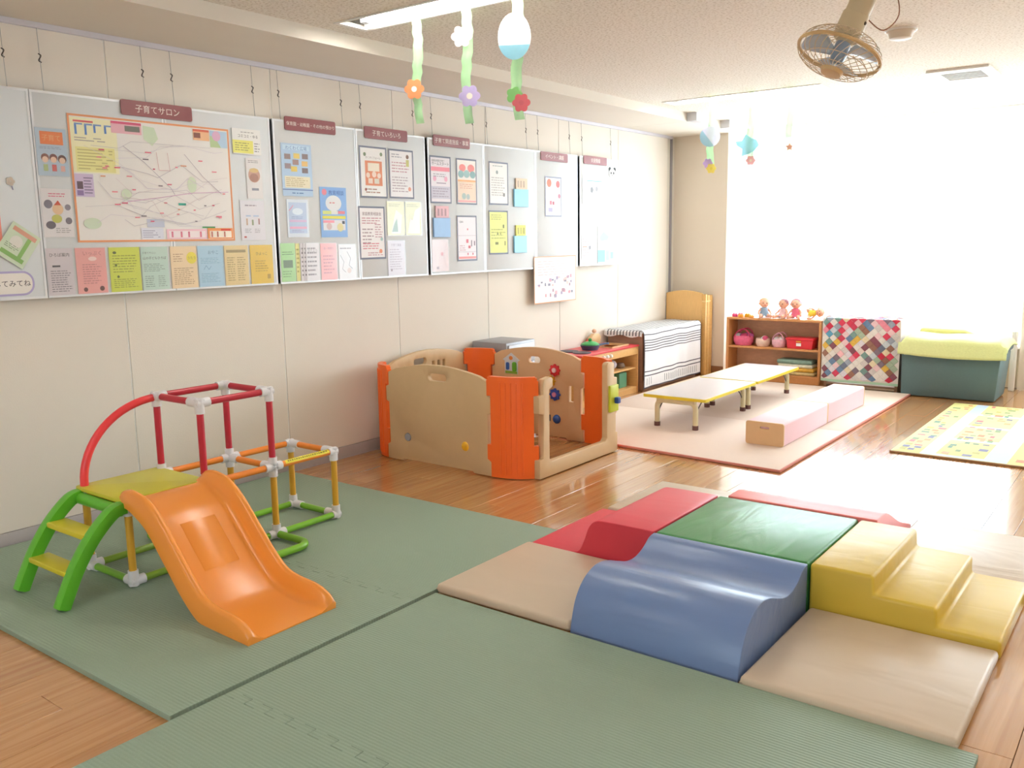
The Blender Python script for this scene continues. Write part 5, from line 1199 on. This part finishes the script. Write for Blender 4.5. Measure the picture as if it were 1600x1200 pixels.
for k in range(3):
    mb = MB(); vs = []; fs = []
    for i in range(9):
        r = .035+.135*i/8; w = .30+.32*math.sin(min(1, i/7)*PI*.55)
        for j in range(7):
            a = 2*PI*k/3+(j/6-.5)*w*2*1.0; vs.append(fp_(r, a, .022*(j/6-.5)*(1.4-.5*i/8)))
    for i in range(8):
        for j in range(6): q = i*7+j; fs.append((q, q+1, q+8, q+7))
    mb.add(vs, fs, FBL); o = mb.build('blade', fan, fixn=False, angle=80); so = o.modifiers.new('thickness', 'SOLIDIFY'); so.thickness = .003
MB().lathe([(0, .045), (.030, .040), (.036, .0), (.034, -.05), (0, -.055)], FC, mat('#8fa0b4', .3), 20, (e1, e2, ax)).build('hub', fan)
MB().lathe([(0, .095), (.045, .094), (.052, .078), (0, .074)], FC, FB, 20, (e1, e2, ax)).build('front_badge', fan)
MB().lathe([(.055, -.075), (.062, -.10), (.060, -.19), (.035, -.205), (0, -.206)], FC, FBD, 22, (e1, e2, ax)).build('motor', fan)
M0 = fp_(0, 0, -.17)
TOP = Vector((3.395, 4.30, 2.668))
MB().tube(smooth_path([tuple(M0), tuple(M0.lerp(TOP, .35)+Vector((.02, 0, .01))), tuple(M0.lerp(TOP, .7)+Vector((.015, 0, 0))), tuple(TOP)], 4), [.055]*5+[.05]*4+[.045]*4, FBD, 16).build('neck', fan)
MB().lathe([(.075, 0), (.075, -.02), (.05, -.035), (0, -.036)], TOP, FBD, 20).build('ceiling_plate', fan)
MB().tube(smooth_path([tuple(M0+right*.06), tuple(M0+right*.13-upv*.05), tuple(M0+right*.20+upv*.02), tuple(M0+right*.18+upv*.14), tuple(TOP+right*.05-Vector((0, 0, .03)))], 6), .003, mat('#9c7058', .5), 6).build('cord', fan)
for a, b in ((.045, -.02), (-.03, -.03)): MB().ball(tuple(M0+right*a+upv*b-vd*.045), .009, mat('#5a4a38', .4), 8, 6).build('screw', fan)
sd = thing('smoke_detector', 'round smoke detector on the ceiling right of the fan', 'smoke detector', (3.19, 5.70, 2.67))
MB().lathe([(.082, 0), (.082, -.014), (.070, -.022), (.060, -.05), (.045, -.056), (0, -.057)], (3.19, 5.70, 2.67), mat('#e4dccf', .5), 26).build('body', sd)
MB().lathe([(.088, 0), (.088, -.010), (.083, -.0105)], (3.19, 5.70, 2.67), WHITE, 26).build('base', sd)
vt = thing('ceiling_vent', 'square white ceiling air vent at the top right', 'air vent', (3.2, 7.52, 2.67))
VX0, VX1, VY0, VY1 = 2.985, 3.40, 7.24, 7.79
MB().prism(rrect(VX0, VY0, VX1, VY1, .01), 'z', 2.652, 2.67, WHITE, [rrect(VX0+.07, VY0+.11, VX1-.07, VY1-.09, .005)]).build('frame', vt, bevel=.003)
MB().box((VX0+.07, VY0+.11, 2.664), (VX1-.07, VY1-.09, 2.669), mat('#b4b2ac', .6)).build('filter', vt)
for k in range(6): MB().box((VX0+.072, VY0+.135+k*.055, 2.655), (VX1-.072, VY0+.15+k*.055, 2.664), mat('#c6c4be', .5)).build('slat', vt)
# streamers
def thin(col, tr=.45, cl=0.0):
    m = bpy.data.materials.new('thin_' + col.strip('#')); m.use_nodes = True; nt = m.node_tree; N = nt.nodes; L = nt.links
    b = N['Principled BSDF']; b.inputs['Base Color'].default_value = (*lin(col), 1); b.inputs['Roughness'].default_value = .45
    geo = N.new('ShaderNodeTexCoord'); nz = N.new('ShaderNodeTexNoise'); nz.inputs['Scale'].default_value = 40; L.new(geo.outputs['Object'], nz.inputs['Vector'])
    mx = N.new('ShaderNodeMix'); mx.data_type = 'RGBA'; c = lin(col); mx.inputs[6].default_value = [x*.95 for x in c]+[1]; mx.inputs[7].default_value = [min(1, x*1.05) for x in c]+[1]
    L.new(nz.outputs[0], mx.inputs[0]); L.new(mx.outputs[2], b.inputs['Base Color'])
    t = N.new('ShaderNodeBsdfTranslucent'); L.new(mx.outputs[2], t.inputs[0])
    a = N.new('ShaderNodeMixShader'); a.inputs[0].default_value = tr; L.new(b.outputs[0], a.inputs[1]); L.new(t.outputs[0], a.inputs[2])
    q = N.new('ShaderNodeBsdfTransparent'); z = N.new('ShaderNodeMixShader'); z.inputs[0].default_value = cl; L.new(a.outputs[0], z.inputs[1]); L.new(q.outputs[0], z.inputs[2])
    L.new(z.outputs[0], N['Material Output'].inputs[0]); return m
RB = thin('#c2eabc', .5, .3)
def ribbon(t, x, y, z0, z1, w, sway=0):
    vs = []; fs = []; n = 16
    for i in range(n+1):
        q = i/n; z = z1+(z0-z1)*q; xx = x+.010*math.sin(q*7)+sway*q; a = .35+.25*math.sin(q*5)
        for s in (-1, 1): vs.append((xx+s*w/2*math.cos(a), y+s*w/2*math.sin(a)+.006*math.sin(q*40), z))
    for i in range(n): fs.append((2*i, 2*i+1, 2*i+3, 2*i+2))
    o = MB().add(vs, fs, RB).build('ribbon', t, fixn=False, angle=80); so = o.modifiers.new('thickness', 'SOLIDIFY'); so.thickness = .0012
def card(t, nm, c, poly, m, th=.003, yaw=.5):
    """flat paper cut-out standing upright, facing the room"""
    mb = MB().prism(poly, 'y', -th/2, th/2, m)
    mb.xform(Matrix.Translation(c) @ Matrix.Rotation(yaw, 4, 'Z')); return mb.build(nm, t)
def fl_poly(r, n=6): return [(r*(.78+.24*abs(math.cos(n*a/2)))*math.cos(a), r*(.78+.24*abs(math.cos(n*a/2)))*math.sin(a)) for a in [2*PI*k/48 for k in range(48)]]
def paper_flower(t, c, r, col, mid='#fff4e6', yaw=.5):
    f = card(t, 'paper_flower', c, fl_poly(r), thin(col), yaw=yaw)
    off = Matrix.Rotation(yaw, 4, 'Z') @ Vector((0, -.0025, 0))
    card(f, 'flower_centre', tuple(Vector(c)+off), circ(0, 0, r*.28, 14), mat(mid, .6), .001, yaw)
YF = 3.69
s1 = thing('streamer', 'green ribbon streamer with an orange paper flower', 'streamer', (1.235, YF, 2.66), group='ribbon streamers on the nearest light')
ribbon(s1, 1.238, YF, 2.13, 2.665, .052); paper_flower(s1, (1.228, YF-.02, 2.308), .054, '#f7ae7c')
s2 = thing('streamer', 'green ribbon streamer with a lilac and a white paper flower', 'streamer', (1.58, YF, 2.66), group='ribbon streamers on the nearest light')
ribbon(s2, 1.583, YF, 2.10, 2.665, .052); paper_flower(s2, (1.568, YF-.02, 2.53), .054, '#efe6ea'); paper_flower(s2, (1.612, YF-.02, 2.232), .056, '#dccff0')
s3 = thing('streamer', 'green ribbon streamer with a white and blue paper egg', 'streamer', (1.905, YF, 2.66), group='ribbon streamers on the nearest light')
ribbon(s3, 1.907, YF, 2.09, 2.665, .056)
eg = [(.082*math.cos(a), .105*math.sin(a)*(1 if math.sin(a) < 0 else 1.1)) for a in [2*PI*k/36 for k in range(36)]]
card(s3, 'paper_egg', (1.905, YF-.022, 2.478), eg, thin('#f4f6f8'))
lowh = [p for p in eg if p[1] < -.03]; lowh.sort(key=lambda p: p[0])
card(s3, 'egg_bottom', (1.905, YF-.0245, 2.478), lowh, thin('#a9dcea'), .001)
card(s3, 'green_leaf', (1.90, YF-.02, 2.205), fl_poly(.042, 5), thin('#a6dc98')); paper_flower(s3, (1.945, YF-.026, 2.165), .045, '#f2909a', '#ea8490')
YS = 7.27
s4 = thing('streamer', 'pale ribbon streamer with a round white and blue card', 'streamer', (1.30, YS, 2.66), group='ribbon streamers on the far light')
ribbon(s4, 1.30, YS, 2.08, 2.665, .06); card(s4, 'round_card', (1.30, YS-.022, 2.34), circ(0, 0, .085, 30), thin('#eeeefa')); card(s4, 'blue_half', (1.30, YS-.0245, 2.34), [(.083*math.cos(a), .083*math.sin(a)) for a in [PI*.78+PI*k/16*.85 for k in range(17)]], thin('#cdeef6'), .001)
paper_flower(s4, (1.285, YS-.02, 2.12), .042, '#dcc6ea', '#d4b8e4'); paper_flower(s4, (1.318, YS-.026, 2.075), .042, '#f4e690', '#eedc70')
s5 = thing('streamer', 'pale ribbon streamer with a light blue paper bird', 'streamer', (1.655, YS, 2.66), group='ribbon streamers on the far light')
ribbon(s5, 1.655, YS, 2.10, 2.665, .055)
card(s5, 'paper_bird', (1.64, YS-.022, 2.245), [(-.10, .03), (-.05, .035), (-.02, .09), (.02, .06), (.07, .04), (.09, 0), (.05, -.05), (0, -.075), (-.05, -.09), (-.045, -.03), (-.09, 0)], thin('#c6eef8'))
paper_flower(s5, (1.665, YS-.02, 2.12), .04, '#f6d0d4')
s6 = thing('streamer', 'pale ribbon streamer with a small coral star nearest the middle of the window', 'streamer', (1.98, YS, 2.66), group='ribbon streamers on the far light')
ribbon(s6, 1.98, YS, 2.12, 2.665, .05)
card(s6, 'paper_star', (1.99, YS-.02, 2.205), [((.035 if k % 2 == 0 else .016)*math.sin(2*PI*k/10), (.035 if k % 2 == 0 else .016)*math.cos(2*PI*k/10)) for k in range(10)], thin('#f6cabc'))
